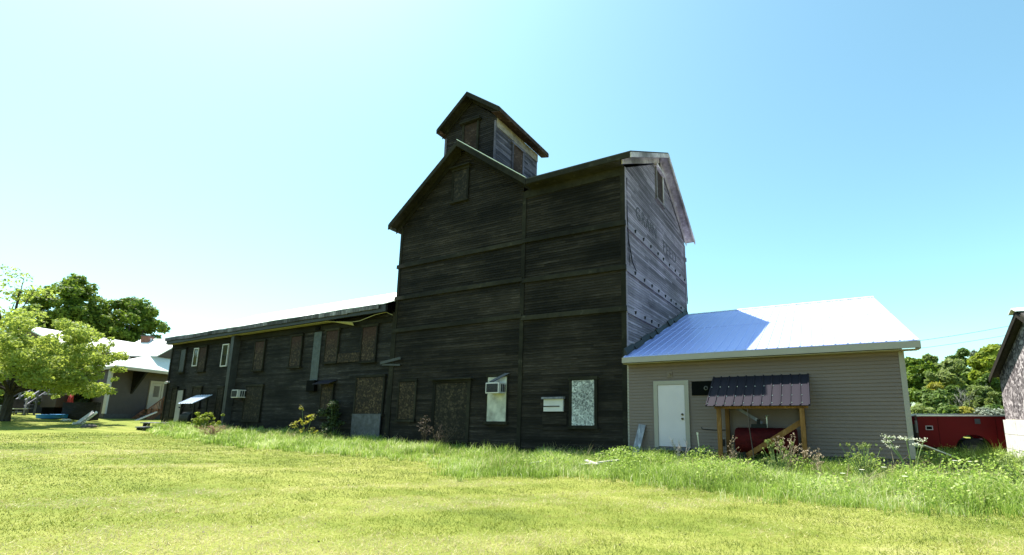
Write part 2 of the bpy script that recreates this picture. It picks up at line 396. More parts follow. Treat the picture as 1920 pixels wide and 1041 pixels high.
for a_ in ((TX1+.002, TX1+.045, TY0+.002, TY0+.13, .05, 10.8, .7), (TX1+.002, TX1+.04, TY1-.14, TY1+.02, .05, 10.6, .5)): MB().box(*a_).build('corner_board', M['wall_side'], el)
for za, zb, zc in ((8.53, 8.58, 8.50), (6.97, 6.98, 6.80), (5.42, 5.46, 5.26)):
    b = MB(); zr = zc+.10
    b.hexa([(TX0-.10, TY0-.10, za-.11), (SEAM, TY0-.10, zb-.11), (SEAM, TY0, zb-.11), (TX0-.10, TY0, za-.11), (TX0-.10, TY0-.085, za+.07), (SEAM, TY0-.085, zb+.07), (SEAM, TY0, zb+.10), (TX0-.10, TY0, za+.10)], .6)
    b.hexa([(SEAM, TY0-.10, zr-.11), (TX1+.06, TY0-.10, zr-.16), (TX1+.06, TY0, zr-.16), (SEAM, TY0, zr-.11), (SEAM, TY0-.085, zr+.07), (TX1+.06, TY0-.085, zr+.02), (TX1+.06, TY0, zr+.05), (SEAM, TY0, zr+.10)], .6)
    b.build('belt_rail', M['trim_dark'], el)
    b = MB(); b.hexa([(TX1, TY0, zc-.10), (TX1+.07, TY0, zc-.10), (TX1+.07, TY1+.08, zc-.10), (TX1, TY1+.08, zc-.10), (TX1, TY0, zc+.12), (TX1+.06, TY0, zc+.10), (TX1+.06, TY1+.08, zc+.10), (TX1, TY1+.08, zc+.12)], .7)
    rl = b.build('belt_rail', M['wall_side'], el)
    for k in range(9):
        yy = TY0+.9+k*.92+random.uniform(-.1, .1); p = MB()
        p.hexa([(TX1+.07, yy-.02, zc-.03), (TX1+.10, yy-.02, zc-.02), (TX1+.10, yy+.02, zc-.02), (TX1+.07, yy+.02, zc-.03), (TX1+.06, yy-.045, zc+.09), (TX1+.12, yy-.045, zc+.09), (TX1+.12, yy+.045, zc+.09), (TX1+.06, yy+.045, zc+.09)], .3)
        p.build('peg', M['iron'], rl)
# roofs
r = MB()
ya, yb = 14.5, 24.25
AP = (-13.91, 13.86); LE = (-17.98, 10.60); RE = (-10.10, 11.09)
for (x1, z1), top in ((LE, 0), (RE, 1)):
    q = [(x1, ya, z1), (AP[0], ya, AP[1]), (AP[0], yb, AP[1]), (x1, yb, z1)] if not top else [(AP[0], ya, AP[1]), (x1, ya, z1), (x1, yb, z1), (AP[0], yb, AP[1])]
    r.slab(q, .06, .5)
fr = r.build('gable_roof', M['roof_old'], el)
r = MB()
r.slab([(-10.06, 14.5, 11.06), (-5.52, 14.5, 11.06), (-5.52, 19.45, 13.68), (-13.9, 19.45, 13.68)], .06)
r.slab([(-12.2, 19.45, 13.68), (-5.52, 19.45, 13.68), (-5.52, 24.15, 11.02), (-12.2, 24.15, 11.02)], .06)
mr_ = r.build('main_roof', M['roof_old'], el)
b = MB()                                              # rake boards and soffits of the front gable
for x1, z1, s in ((LE[0], LE[1], -1), (RE[0], RE[1], 1)):
    for (ta, tb, y0, y1, ht, dz, tone) in ((0, 1, ya-.03, ya+.02, .24, -.062, .5), (0, 1, ya+.021, TY0-.002, .03, -.09, .8), (.03, .99, TY0-.07, TY0-.028, .26, -.125, .4)):
        p0 = Vector((AP[0], 0, AP[1])); p1 = Vector((x1, 0, z1)); pa, pb = p0.lerp(p1, ta), p0.lerp(p1, tb)
        b.hexa([(pa.x, y0, pa.z+dz-ht), (pb.x, y0, pb.z+dz-ht), (pb.x, y1, pb.z+dz-ht), (pa.x, y1, pa.z+dz-ht), (pa.x, y0, pa.z+dz), (pb.x, y0, pb.z+dz), (pb.x, y1, pb.z+dz), (pa.x, y1, pa.z+dz)], tone)
b.build('rake_board', M['trim_dark'], fr)
b = MB(); b.hexa([(AP[0], ya-.045, AP[1]-.005), (RE[0], ya-.045, RE[1]-.005), (RE[0], ya+.05, RE[1]-.005), (AP[0], ya+.05, AP[1]-.005), (AP[0], ya-.045, AP[1]+.028), (RE[0], ya-.045, RE[1]+.028), (RE[0], ya+.05, RE[1]+.028), (AP[0], ya+.05, AP[1]+.028)])
b.build('drip_edge', M['roof_white'], fr)
b = MB()
b.box(LE[0]-.02, LE[0]+.02, ya, yb, LE[1]-.26, LE[1]-.03, .6)
b.build('eave_board', M['fascia_old'], fr)
b = MB()
b.box(RE[0]+.02, -5.55, 14.47, 14.52, 10.80, 11.0, .45)                              # eave fascia of the main roof
b.hexa([(RE[0], 14.52, 10.78), (-5.98, 14.52, 10.78), (-5.98, TY0-.03, 10.78), (RE[0], TY0-.03, 10.78), (RE[0], 14.52, 10.81), (-5.98, 14.52, 10.81), (-5.98, TY0-.03, 10.81), (RE[0], TY0-.03, 10.81)], .7)
b.box(SEAM, TX1+.02, TY0-.055, TY0-.023, 10.45, 10.78, .55)                            # frieze
b.build('eave_board', M['trim_dark'], mr_)
b = MB()                                              # pale rake and soffit of the right gable
for (y0, z0), (y1, z1) in (((14.5, 11.06), (19.45, 13.68)), ((24.15, 11.02), (19.45, 13.68))):
    def strip(xa, xb, dz, ht, tone, ya_=0.0, yb_=1.0):
        p0 = Vector((0, y0, z0)).lerp(Vector((0, y1, z1)), ya_); p1 = Vector((0, y0, z0)).lerp(Vector((0, y1, z1)), yb_)
        b.hexa([(xa, p0.y, p0.z+dz-ht), (xb, p0.y, p0.z+dz-ht), (xb, p1.y, p1.z+dz-ht), (xa, p1.y, p1.z+dz-ht), (xa, p0.y, p0.z+dz), (xb, p0.y, p0.z+dz), (xb, p1.y, p1.z+dz), (xa, p1.y, p1.z+dz)], tone)
    strip(-5.54, -5.49, -.062, .20, .8)
    strip(TX1+.03, -5.541, -.09, .03, .55)
    strip(TX1+.03, TX1+.07, -.125, .30, .75, .04, .98)
b.build('rake_board', M['trim_pale'], mr_)
# lettering on the side wall, faded
def lettering(txt, y0, z0, hgt, wid, parent):
    cu = bpy.data.curves.new('sign', 'FONT'); cu.body = txt; cu.size = 1; cu.extrude = .004; cu.space_character = 1.12
    t = bpy.data.objects.new('tmp', cu); C.objects.link(t); bpy.context.view_layer.update()
    dg = bpy.context.evaluated_depsgraph_get(); me = bpy.data.meshes.new_from_object(t.evaluated_get(dg)); bpy.data.objects.remove(t)
    co = [v.co.copy() for v in me.vertices]; xs = [c.x for c in co]; ys = [c.y for c in co]
    x0, x1, yy0, yy1 = min(xs), max(xs), min(ys), max(ys)
    for v, c in zip(me.vertices, co):
        v.co = Vector((TX1+.024+c.z, y0+(c.x-x0)/(x1-x0)*wid, z0+(c.y-yy0)/(yy1-yy0)*hgt))
    me.materials.append(M['letter']); me.attributes.new('tone', 'FLOAT', 'FACE')
    o = bpy.data.objects.new('lettering', me); C.objects.link(o); attach(o, parent); return o
lettering('GRAIN', 16.2, 9.22, .55, 2.55, el); lettering('FEED', 19.75, 9.0, .55, 2.1, el)

def window_board(parent, x0, x1, z0, z1, m, y=15.0, name='boarded_window', fr=.09, fm='trim_dark', hood=False, th=.02, label=None):
    """sheet nailed over an opening in a wall facing -Y, with a surround"""
    b = MB(); b.box(x0, x1, y-.036-th, y-.005, z0, z1, .5); o = b.build(name, m, parent)
    if label: o['label'] = label
    if fr:
        f = MB(); ya_ = y-.075
        f.box(x0-fr, x0-.003, ya_, y-.004, z0-.02, z1+.02); f.box(x1+.003, x1+fr, ya_, y-.004, z0-.02, z1+.02)
        f.box(x0-fr-.04, x1+fr+.04, ya_-.05, y-.004, z0-.12, z0-.022); f.box(x0-fr-.03, x1+fr+.03, ya_-.02, y-.004, z1+.022, z1+.13)
        if hood: f.box(x0-fr-.12, x1+fr+.12, ya_-.14, y-.004, z1+.131, z1+.18)
        f.build('frame', M[fm], o)
    return o
window_board(el, -14.40, -13.62, 11.18, 12.62, M['osb_dark'], hood=True, fr=.10)
window_board(el, -16.97, -16.02, 1.36, 2.99, M['osb_brown'])
kd = window_board(el, -14.79, -13.05, .55, 2.87, M['osb_dark'], fr=.16, hood=True, name='boarded_doorway')
window_board(el, -12.0, -11.06, 1.29, 3.04, M['panel_white'], fr=.05)
window_board(el, -8.13, -7.22, 1.17, 2.79, M['osb_white'], fr=.11)
hb = MB(); hb.box(-9.31, -8.48, 14.90, 14.99, 1.67, 2.12); hatch = hb.build('hatch', M['white_frame'], el)
hb = MB(); hb.box(-9.36, -8.42, 14.80, 14.99, 2.125, 2.20); hb.build('hood', M['grey_wood'], hatch)
hb = MB(); hb.box(-9.31, -8.62, 14.875, 14.899, 1.84, 1.875); hb.build('latch_bar', M['iron'], hatch)
hb = MB(); hb.box(-9.35, -7.0+.0, 14.955, 14.97, .98, 1.10); hb.box(-9.4, -8.35, 14.955, 14.972, 1.2, 1.62); hb.build('patch_board', M['wall'], el)
# right gable window, seen end-on
b = MB(); b.box(TX1+.01, TX1+.05, 18.92, 19.78, 11.30, 12.70); o = b.build('boarded_window', M['rust_wood'], el)
b = MB(); b.box(TX1+.01, TX1+.085, 18.80, 18.915, 11.25, 12.75); b.box(TX1+.01, TX1+.085, 19.785, 19.9, 11.25, 12.75); b.box(TX1+.01, TX1+.16, 18.7, 20.0, 12.755, 12.87); b.box(TX1+.01, TX1+.12, 18.75, 19.95, 11.15, 11.245); b.build('frame', M['trim_pale'], o)
# tar flashing where the shed roof meets the side wall
b = MB()
for k in range(10):
    ta = k/10; y0 = 14.7+8.8*ta; y1 = y0+.90; z0 = 3.56+.365*(y0-14.6); z1 = 3.56+.365*(y1-14.6); hh = random.uniform(.14, .30)
    b.hexa([(TX1+.03, y0, z0-.05), (TX1+.10+random.uniform(0, .12), y0, z0-.02), (TX1+.10+random.uniform(0, .1), y1, z1-.02), (TX1+.03, y1, z1-.05), (TX1+.03, y0, z0+hh), (TX1+.055, y0, z0+hh), (TX1+.055, y1, z1+hh*.9), (TX1+.03, y1, z1+hh*.9)])
b.build('tar_flashing', M['tar'], el)

# cupola
CX0, CX1, CY0, CY1 = -15.90, -12.76, 15.8, 19.33
cu = MB(); cu.box(CX0+.03, CX1-.03, CY0+.03, CY1-.03, 11.5, 15.35); cu.hexa([(CX0+.03, CY0+.03, 15.35), (CX1-.03, CY0+.03, 15.35), (CX1-.03, CY1-.03, 15.35), (CX0+.03, CY1-.03, 15.35), (-14.35, CY0+.03, 16.65), (-14.25, CY0+.03, 16.65), (-14.25, CY1-.03, 16.65), (-14.35, CY1-.03, 16.65)])
cup = cu.build('cupola', M['cup_wood'], el)
cw = MB(); clap(cw, (0, CY0, 0), (1, 0, 0), (0, -1, 0), 12.0, 16.7, lambda z: (max(CX0, -14.3-(16.75-z)/.80), min(CX1, -14.3+(16.75-z)/.80)), .105, .02)
clap(cw, (CX0, CY1, 0), (0, -1, 0), (-1, 0, 0), 11.5, 15.35, lambda z: (0, CY1-CY0), .105, .02)
cw.build('cupola_siding', M['cup_wood'], cup)
cw = MB(); clap(cw, (CX1, 0, 0), (0, 1, 0), (1, 0, 0), 12.5, 15.35, lambda z: (CY0, CY1), .105, .02); cw.build('cupola_siding', M['cup_side'], cup)
for a_ in ((CX1-.08, CX1+.02, CY0-.05, CY0, 12.5, 15.3, .6), (CX0-.03, CX0+.09, CY0-.05, CY0+.02, 12.3, 15.2, .4)): MB().box(*a_).build('corner_board', M['cup_side'], cup)
b = MB(); b.box(CX1+.022, CX1+.05, CY0, CY1, 14.98, 15.42, .55); b.build('frieze', M['trim_pale'], cup)
r = MB(); CA = (-14.28, 17.05); cy0, cy1 = 15.35, 19.70
r.slab([(-16.10, cy0, 15.57), (CA[0], cy0, CA[1]), (CA[0], cy1, CA[1]), (-16.10, cy1, 15.57)], .06)
r.slab([(CA[0], cy0, CA[1]), (-12.27, cy0, 15.60), (-12.27, cy1, 15.60), (CA[0], cy1, CA[1])], .06)
crf = r.build('cupola_roof', M['roof_old'], cup)
b = MB()
for x1, z1 in ((-16.10, 15.57), (-12.27, 15.60)):
    for y0, y1, ht, dz, tn in ((cy0-.03, cy0+.02, .20, -.062, .5), (cy0+.021, CY0-.025, .03, -.09, .8), (CY0-.065, CY0-.026, .2, -.125, .5)):
        b.hexa([(CA[0], y0, CA[1]+dz-ht), (x1, y0, z1+dz-ht), (x1, y1, z1+dz-ht), (CA[0], y1, CA[1]+dz-ht), (CA[0], y0, CA[1]+dz), (x1, y0, z1+dz), (x1, y1, z1+dz), (CA[0], y1, CA[1]+dz)], tn)
b.build('rake_board', M['trim_dark'], cup)
b = MB(); b.box(-12.285, -12.25, cy0, cy1, 15.36, 15.54, .7); b.hexa([(-12.72, cy0+.02, 15.44), (-12.29, cy0+.02, 15.35), (-12.29, cy1, 15.35), (-12.72, cy1, 15.44), (-12.72, cy0+.02, 15.47), (-12.29, cy0+.02, 15.38), (-12.29, cy1, 15.38), (-12.72, cy1, 15.47)], .6)
b.build('eave_board', M['rust_wood'], cup); b = MB()
b.box(-16.115, -16.08, cy0, cy1, 15.33, 15.51, .5); b.hexa([(-16.08, cy0+.02, 15.33), (CX0-.02, cy0+.02, 15.44), (CX0-.02, cy1, 15.44), (-16.08, cy1, 15.33), (-16.08, cy0+.02, 15.36), (CX0-.02, cy0+.02, 15.47), (CX0-.02, cy1, 15.47), (-16.08, cy1, 15.36)], .6)
b.build('eave_board', M['rust_wood'], cup)
def sub(b, name, m, p): return b.build(name, m, p)
b = MB(); b.box(-14.66, -13.88, CY0-.05, CY0-.01, 13.6, 15.55); wn = b.build('cupola_window', M['rust_wood'], cup)
b = MB(); b.box(-14.78, -14.665, CY0-.09, CY0-.005, 13.5, 15.6); b.box(-13.875, -13.76, CY0-.09, CY0-.005, 13.5, 15.6); b.box(-14.9, -13.64, CY0-.20, CY0-.005, 15.605, 15.70); b.build('window_trim', M['trim_dark'], cup)
b = MB(); b.box(CX1+.02, CX1+.045, 17.13, 17.93, 13.5, 14.80); b.build('cupola_window', M['rust_wood'], cup)
b = MB(); b.box(CX1+.02, CX1+.08, 17.02, 17.125, 13.4, 14.97); b.box(CX1+.02, CX1+.08, 17.935, 18.04, 13.4, 14.97); b.box(CX1+.02, CX1+.11, 16.95, 18.1, 14.80, 14.9); b.build('window_trim', M['cup_side'], cup)
# cables hanging on the side wall by the corner
b = MB(); b.tube([(TX1+.06, 15.15, 10.4), (TX1+.07, 15.12, 9.0), (TX1+.07, 15.2, 8.0), (TX1+.08, 15.55, 7.2), (TX1+.08, 15.95, 6.95)], .018, 6); b.tube([(TX1+.06, 15.18, 8.2), (TX1+.06, 15.35, 7.0)], .01, 5)
b.build('loose_cable', M['black'], el)
b = MB(); b.tube([(TX1+.0, 23.85, 9.6), (TX1+.03, 23.88, 7.4)], .02, 5); b.box(TX1-.1, TX1+.05, 23.75, 23.9, 9.75, 9.95); b.box(TX1-.1, TX1+.05, 23.75, 23.9, 7.55, 7.75); b.build('conduit', M['iron'], el)

# ------------------------------------------------------------------ long two-storey wing
AX0, AX1 = -38.45, -17.62
an = thing('mill_wing', 'long low two storey boarded up dark wooden wing left of the grain elevator', 'building', (-28, 17, 0))
b = MB(); b.box(AX0+.03, AX1, 15.06, 24, -.1, 6.3); b.hexa([(AX0+.03, 15.06, 6.3), (AX1, 15.06, 6.3), (AX1, 24, 6.3), (AX0+.03, 24, 6.3), (AX0+.03, 19.4, 8.5), (AX1, 19.4, 8.5), (AX1, 19.6, 8.5), (AX0+.03, 19.6, 8.5)]); b.build('frame_core', M['wall_green'], an)
b = MB(); clap(b, (0, 15.03, 0), (1, 0, 0), (0, -1, 0), .2, 6.25, lambda z: (AX0, AX1), .115, .022, 2.6)
clap(b, (AX0, 24, 0), (0, -1, 0), (-1, 0, 0), .2, 6.25, lambda z: (0, 8.97), .115, .022)
b.build('front_wall', M['wall_green'], an)
for a_ in ((AX0-.03, AX0+.10, 14.97, 15.1, .6, 6.2), (-17.78, -17.62, 14.965, 15.0, .4, 6.3)): MB().box(*a_).build('corner_board', M['trim_dark'], an)
r = MB()
for k in range(14):
    xa = -38.05+k*(20.4/14); xb = xa+20.4/14; za = 6.50+.15*k/14; zb = 6.50+.15*(k+1)/14
    r.slab([(xa, 14.38, za+.02*math.sin(k*1.7)), (xb, 14.38, zb+.02*math.sin((k+1)*1.7)), (xb, 19.5, 9.0), (xa, 19.5, 9.0)], .04)
r.slab([(-38.05, 19.5, 9.0), (-17.65, 19.5, 9.0), (-17.65, 24.6, 6.55), (-38.05, 24.6, 6.5)], .05)
arf = r.build('roof', M['roof_white'], an)
b = MB(); n_ = 46
for k in range(n_):
    xa = -38.05+k*(20.0/n_); xb = xa+20.0/n_-.004; zz = 6.455+.15*k/n_+.015*math.sin(k*.6); hh = .20+random.uniform(-.015, .015)
    b.box(xa, xb, 14.36, 14.40, zz-hh, zz)
b.build('fascia', M['fascia_old'], arf)
b = MB(); b.hexa([(-38.0, 14.43, 6.08), (-17.66, 14.43, 6.25), (-17.66, 14.55, 6.25), (-38.0, 14.55, 6.08), (-38.0, 14.43, 6.42), (-17.66, 14.43, 6.58), (-17.66, 14.55, 6.58), (-38.0, 14.55, 6.42)], .2); b.build('sub_fascia_shade', M['tar'], arf)  # dark sub-fascia; its black stands in for the shade below the fascia
b = MB(); b.hexa([(-38.3, 14.56, 6.06), (-21.9, 14.56, 6.18), (-21.9, 14.99, 6.22), (-38.3, 14.99, 6.12), (-38.3, 14.56, 6.085), (-21.9, 14.56, 6.205), (-21.9, 14.99, 6.245), (-38.3, 14.99, 6.145)], .5)
b.hexa([(-21.9, 14.6, 6.17), (-20.2, 14.66, 6.0), (-20.25, 14.8, 5.86), (-21.9, 14.97, 6.20), (-21.9, 14.6, 6.19), (-20.2, 14.66, 6.02), (-20.25, 14.8, 5.88), (-21.9, 14.97, 6.22)], .5)
b.build('soffit', M['soffit'], arf)
b = MB(); b.box(-38.4, -17.8, 14.95, 15.0, 5.86, 6.10); b.build('frieze', M['trim_dark'], an)
b = MB(); b.box(-30.78, -30.48, 14.66, 15.02, .5, 6.12); pil = b.build('chimney_casing', M['panel_green'], an)
# openings
def wb(*a, **k): return window_board(an, *a, **k)
wb(-37.15, -36.52, 4.30, 5.72, M['panel_green'], fr=.05)
wb(-34.80, -34.02, 4.26, 5.70, M['osb_red'], fr=.07)
wb(-28.74, -27.90, 4.07, 5.64, M['osb_red'], fr=.08); wb(-25.38, -24.52, 4.10, 5.69, M['osb_red'], fr=.08)
wb(-22.48, -21.57, 4.19, 5.76, M['osb_red'], fr=.07); wb(-19.74, -18.78, 4.10, 5.73, M['osb_red'], fr=.07)
wb(-21.45, -19.86, 4.10, 4.54, M['osb_brown'], fr=.0)
wb(-29.15, -27.62, 1.28, 3.10, M['osb_dark'], fr=.08); wb(-37.48, -36.95, 1.4, 3.22, M['osb_dark'], fr=.04); wb(-34.95, -34.0, 2.0, 3.18, M['osb_dark'], fr=.06); wb(-32.10, -31.50, 1.0, 3.1, M['osb_dark'], fr=.07)
wb(-22.45, -21.60, 1.45, 3.05, M['osb_brown'], fr=.07)
wb(-19.86, -18.05, 1.60, 3.28, M['osb_brown'], fr=.10)
b = MB(); b.box(-19.90, -17.98, 14.86, 14.90, .45, 1.59); b.build('grey_sheet', M['panel_grey'], an)
b = MB()
for k in range(24): z_ = 3.29+k*.105; b.hexa([(-23.52, 14.955, z_), (-22.93, 14.955, z_), (-22.93, 15.0, z_), (-23.52, 15.0, z_), (-23.52, 14.975, z_+.104), (-22.93, 14.975, z_+.104), (-22.93, 15.0, z_+.104), (-23.52, 15.0, z_+.104)], random.uniform(.5, .9))
b.build('chase_panel', plain('pale_green_cladding', (.062, .068, .068), .7, 0, .3, 4), an)
b = MB(); b.box(-23.55, -22.92, 14.84, 15.0, 2.72, 3.28); v_ = b.build('vent_box', M['black'], an)
b = MB(); b.box(-23.4, -23.05, 14.90, 15.0, 5.89, 6.08); b.build('vent_hole', M['black'], an)
b = MB(); b.slab([(-22.65, 14.55, 3.06), (-21.40, 14.55, 3.06), (-21.40, 14.98, 3.26), (-22.65, 14.98, 3.26)], .03); b.build('canopy', M['roof_purple'], an)
for x0, x1, z0, z1 in ((-35.53, -34.96, 4.56, 5.72), (-32.22, -31.54, 4.39, 5.75)):
    b = MB(); b.box(x0+.06, x1-.06, 14.955, 14.965, z0+.06, z1-.06); gw = b.build('window', M['glass'], an)
    b = MB(); b.box(x0, x0+.06, 14.93, 15.0, z0, z1); b.box(x1-.06, x1, 14.93, 15.0, z0, z1); b.box(x0+.06, x1-.06, 14.93, 15.0, z0, z0+.06); b.box(x0+.06, x1-.06, 14.93, 15.0, z1-.06, z1); b.build('frame', M['white_frame'], gw)
    b = MB(); b.box(x0+.06, x1-.06, 14.945, 14.954, (z0+z1)/2-.02, (z0+z1)/2+.02); b.build('glazing_bar', M['iron'], gw)
b = MB(); b.box(-36.76, -36.08, 14.93, 15.0, 1.0, 3.07); dr = b.build('door', plain('grey_white_door', (.27, .25, .27), .5, 0, .08), an)
b = MB(); b.tube([(-36.18, 14.92, 2.0), (-36.18, 14.86, 2.0)], .035, 8); b.build('door_knob', M['iron'], dr)
b = MB(); b.box(-36.86, -36.77, 14.92, 15.0, 1.0, 3.16); b.box(-36.07, -35.98, 14.92, 15.0, 1.0, 3.16); b.box(-36.77, -36.07, 14.92, 15.0, 3.08, 3.16); b.build('door_frame', M['trim_dark'], dr)
b = MB(); b.tube([(-38.2, 14.9, 3.66), (-38.05, 14.75, 3.6)], [.05, .09], 8); b.box(-38.25, -38.15, 14.88, 15.0, 3.6, 3.72); b.build('flood_lamp', M['white_frame'], an)
b = MB(); b.tube([(-20.6, 14.7, 6.02), (-19.6, 14.6, 6.0), (-18.5, 14.55, 6.18), (-17.8, 14.6, 6.25), (-17.66, 14.85, 6.15)], .016, 6); b.build('loose_cable', M['soffit'], an)
b = MB(); b.beam((-18.3, 14.9, 3.92), (-16.9, 14.82, 4.08), .03, .12); b.beam((-18.2, 14.93, 3.85), (-17.0, 14.9, 3.78), .03, .08); b.build('loose_board', M['panel_green'], an)

# ------------------------------------------------------------------ beige shed
SX0, SX1 = -5.95, 2.12
sh = thing('vinyl_shed', 'low beige vinyl sided shed with shiny metal roof joined to the grain elevator', 'shed', (-2, 19, 0))
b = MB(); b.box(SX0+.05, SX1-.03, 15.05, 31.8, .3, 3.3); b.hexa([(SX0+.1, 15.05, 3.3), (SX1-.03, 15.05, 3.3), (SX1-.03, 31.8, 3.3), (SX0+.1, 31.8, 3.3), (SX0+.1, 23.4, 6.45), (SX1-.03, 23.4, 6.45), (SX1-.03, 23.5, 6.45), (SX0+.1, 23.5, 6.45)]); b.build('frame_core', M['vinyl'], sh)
b = MB(); clap(b, (0, 15.0, 0), (1, 0, 0), (0, -1, 0), .42, 3.25, lambda z: (SX0, SX1), .1016, .034, 3.6, .0005, .03)
clap(b, (SX1, 0, 0), (0, 1, 0), (1, 0, 0), .42, 6.35, lambda z: (15.0, 31.9) if z < 3.3 else (15+(z-3.3)/.372, 31.9-(z-3.3)/.372), .1016, .034, 3.6, .0005, .03)
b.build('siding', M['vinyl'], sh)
b = MB(); b.box(SX0, SX1-.02, 15.02, 31.9, -.2, .41); b.build('foundation', M['concrete'], sh)
b = MB(); b.box(SX1-.10, SX1+.03, 14.965, 15.0, .40, 3.28); b.box(SX1+.002, SX1+.035, 15.0, 15.12, .40, 3.28); b.build('corner_trim', M['vinyl_trim'], sh); MB().box(SX0-.01, SX0+.05, 14.97, 15.0, .42, 3.28).build('corner_trim', M['vinyl_trim'], sh)
r = MB(); ex0, ex1 = -6.0, 2.47; ye, ze, yr, zr = 14.58, 3.50, 23.45, 6.72; dz = (zr-ze)/(yr-ye); rib = .305; k = 0
x = ex0+.02 if False else -5.9
nrm = Vector((0, -dz, 1)).normalized()
r.slab([(-5.94, ye, ze), (ex1, ye, ze), (ex1, yr, zr), (-5.94, yr, zr)], .02, .5)
r.slab([(-5.94, yr, zr), (ex1, yr, zr), (ex1, 32.3, 3.52), (-5.94, 32.3, 3.52)], .02, .5)
while x < ex1-.02:
    for off, hw, hh in ((0, .030, .020), (.10, .010, .004), (.20, .010, .004)):
        xx = x+off
        if xx > ex1-.03: continue
        r.hexa([(xx-hw, ye-.005, ze+.001), (xx+hw, ye-.005, ze+.001), (xx+hw, yr, zr+.001), (xx-hw, yr, zr+.001), (xx-hw*.45, ye-.005, ze+hh), (xx+hw*.45, ye-.005, ze+hh), (xx+hw*.45, yr, zr+hh), (xx-hw*.45, yr, zr+hh)], .6)
    x += rib
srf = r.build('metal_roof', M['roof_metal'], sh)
b = MB(); ym = 19.0; zm = ze+dz*(ym-ye); b.box(-5.9, ex1, ym, ym+.02, zm+.002, zm+.012); b.build('roof_seam', M['roof_metal'], srf); MB().hexa([(-5.9, yr-.18, zr-.18*dz+.031), (ex1, yr-.18, zr-.18*dz+.031), (ex1, yr, zr+.031), (-5.9, yr, zr+.031), (-5.9, yr-.18, zr-.18*dz+.036), (ex1, yr-.18, zr-.18*dz+.036), (ex1, yr, zr+.036), (-5.9, yr, zr+.036)]).build('ridge_cap', M['roof_white'], srf)
b = MB(); b.box(-5.98, ex1+.01, 14.55, 14.60, 3.29, 3.472); b.box(ex1-.03, ex1+.02, 14.6, 14.99, 3.27, 3.47)
b.hexa([(ex1-.02, 15.0, 3.28), (ex1+.02, 15.0, 3.28), (ex1+.02, yr, zr-.21), (ex1-.02, yr, zr-.21), (ex1-.02, 15.0, 3.62), (ex1+.02, 15.0, 3.62), (ex1+.02, yr, zr-.025), (ex1-.02, yr, zr-.025)])
b.build('fascia', M['vinyl_trim'], srf)
b = MB(); b.box(-5.96, ex1-.03, 14.601, 14.965, 3.255, 3.272)
for k in range(60):
    xx = -5.9+k*.139; b.box(xx, xx+.012, 14.61, 14.96, 3.249, 3.2545)
b.build('soffit', M['soffit_v'], srf)
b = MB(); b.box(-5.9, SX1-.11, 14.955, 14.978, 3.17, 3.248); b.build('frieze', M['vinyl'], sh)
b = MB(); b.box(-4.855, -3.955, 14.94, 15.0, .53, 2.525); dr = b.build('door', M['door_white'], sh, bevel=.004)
b = MB(); b.box(-5.0, -4.86, 14.915, 15.0, .50, 2.66); b.box(-3.95, -3.81, 14.915, 15.0, .50, 2.66); b.box(-4.86, -3.95, 14.915, 15.0, 2.53, 2.66); b.build('door_frame', M['vinyl_trim'], dr)
b = MB(); b.box(-5.0, -3.8, 14.80, 15.0, .42, .495); b.build('sill', M['grey_wood'], dr)
for z_ in (1.56, 1.42):
    b = MB(); b.tube([(-3.97+.0-.07, 14.94, z_), (-4.04, 14.90, z_)], [.036, .036], 10); b.tube([(-4.04, 14.90, z_), (-4.04, 14.88, z_), (-4.04, 14.865, z_)], [.02, .032, .022], 10); b.build('door_knob' if z_ < 1.5 else 'deadbolt', M['brass'], dr, smooth=True)
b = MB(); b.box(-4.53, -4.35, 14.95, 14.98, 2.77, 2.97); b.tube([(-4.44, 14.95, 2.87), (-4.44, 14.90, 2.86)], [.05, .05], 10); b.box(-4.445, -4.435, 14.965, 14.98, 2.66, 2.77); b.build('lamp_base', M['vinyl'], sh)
b = MB(); b.box(-3.71, -2.6, 14.95, 14.985, 2.16, 2.61); dp = b.build('dark_panel', M['black'], sh)
b = MB()
for k in range(12):
    a0, a1 = k*math.pi/6, (k+1)*math.pi/6
    b.face([(-3.25+.07*math.cos(a0), 14.94, 2.39+.07*math.sin(a0)), (-3.25+.07*math.cos(a1), 14.94, 2.39+.07*math.sin(a1)), (-3.25+.035*math.cos(a1), 14.925, 2.39+.035*math.sin(a1)), (-3.25+.035*math.cos(a0), 14.925, 2.39+.035*math.sin(a0))])
b.build('pipe_collar', M['concrete'], dp)
b = MB(); b.tube([(-3.45, 14.95, 1.16), (-3.42, 14.94, 1.10), (-3.0, 14.93, 1.07), (-2.6, 14.93, 1.08)], .012, 6); b.box(-2.85, -2.75, 14.94, 14.99, .60, .80); b.build('pipe', M['iron'], sh)

# ------------------------------------------------------------------ helper: ribbed sheet
def ribbed(parent, name, m, x0, x1, yf, zf, yb, zb, rib=.24, screw=None):
    b = MB(); b.slab([(x0, yf, zf), (x1, yf, zf), (x1, yb, zb), (x0, yb, zb)], .015)
    n = int((x1-x0)/rib+.5)
    for k in range(n+1):
        xx = min(max(x0+k*rib, x0+.02), x1-.02)
        b.hexa([(xx-.028, yf-.003, zf+.001), (xx+.028, yf-.003, zf+.001), (xx+.028, yb, zb+.001), (xx-.028, yb, zb+.001), (xx-.014, yf-.003, zf+.03), (xx+.014, yf-.003, zf+.03), (xx+.014, yb, zb+.03), (xx-.014, yb, zb+.03)], .4)
    o = b.build(name, m, parent)
    if screw:
        for k in range(n):
            for t in screw:
                xx = x0+k*rib+.045; y_ = yf+(yb-yf)*t; z_ = zf+(zb-zf)*t
                MB().box(xx-.009, xx+.009, y_-.012, y_+.012, z_+.002, z_+.022).build('screw', M['roof_white'], o)
    return o
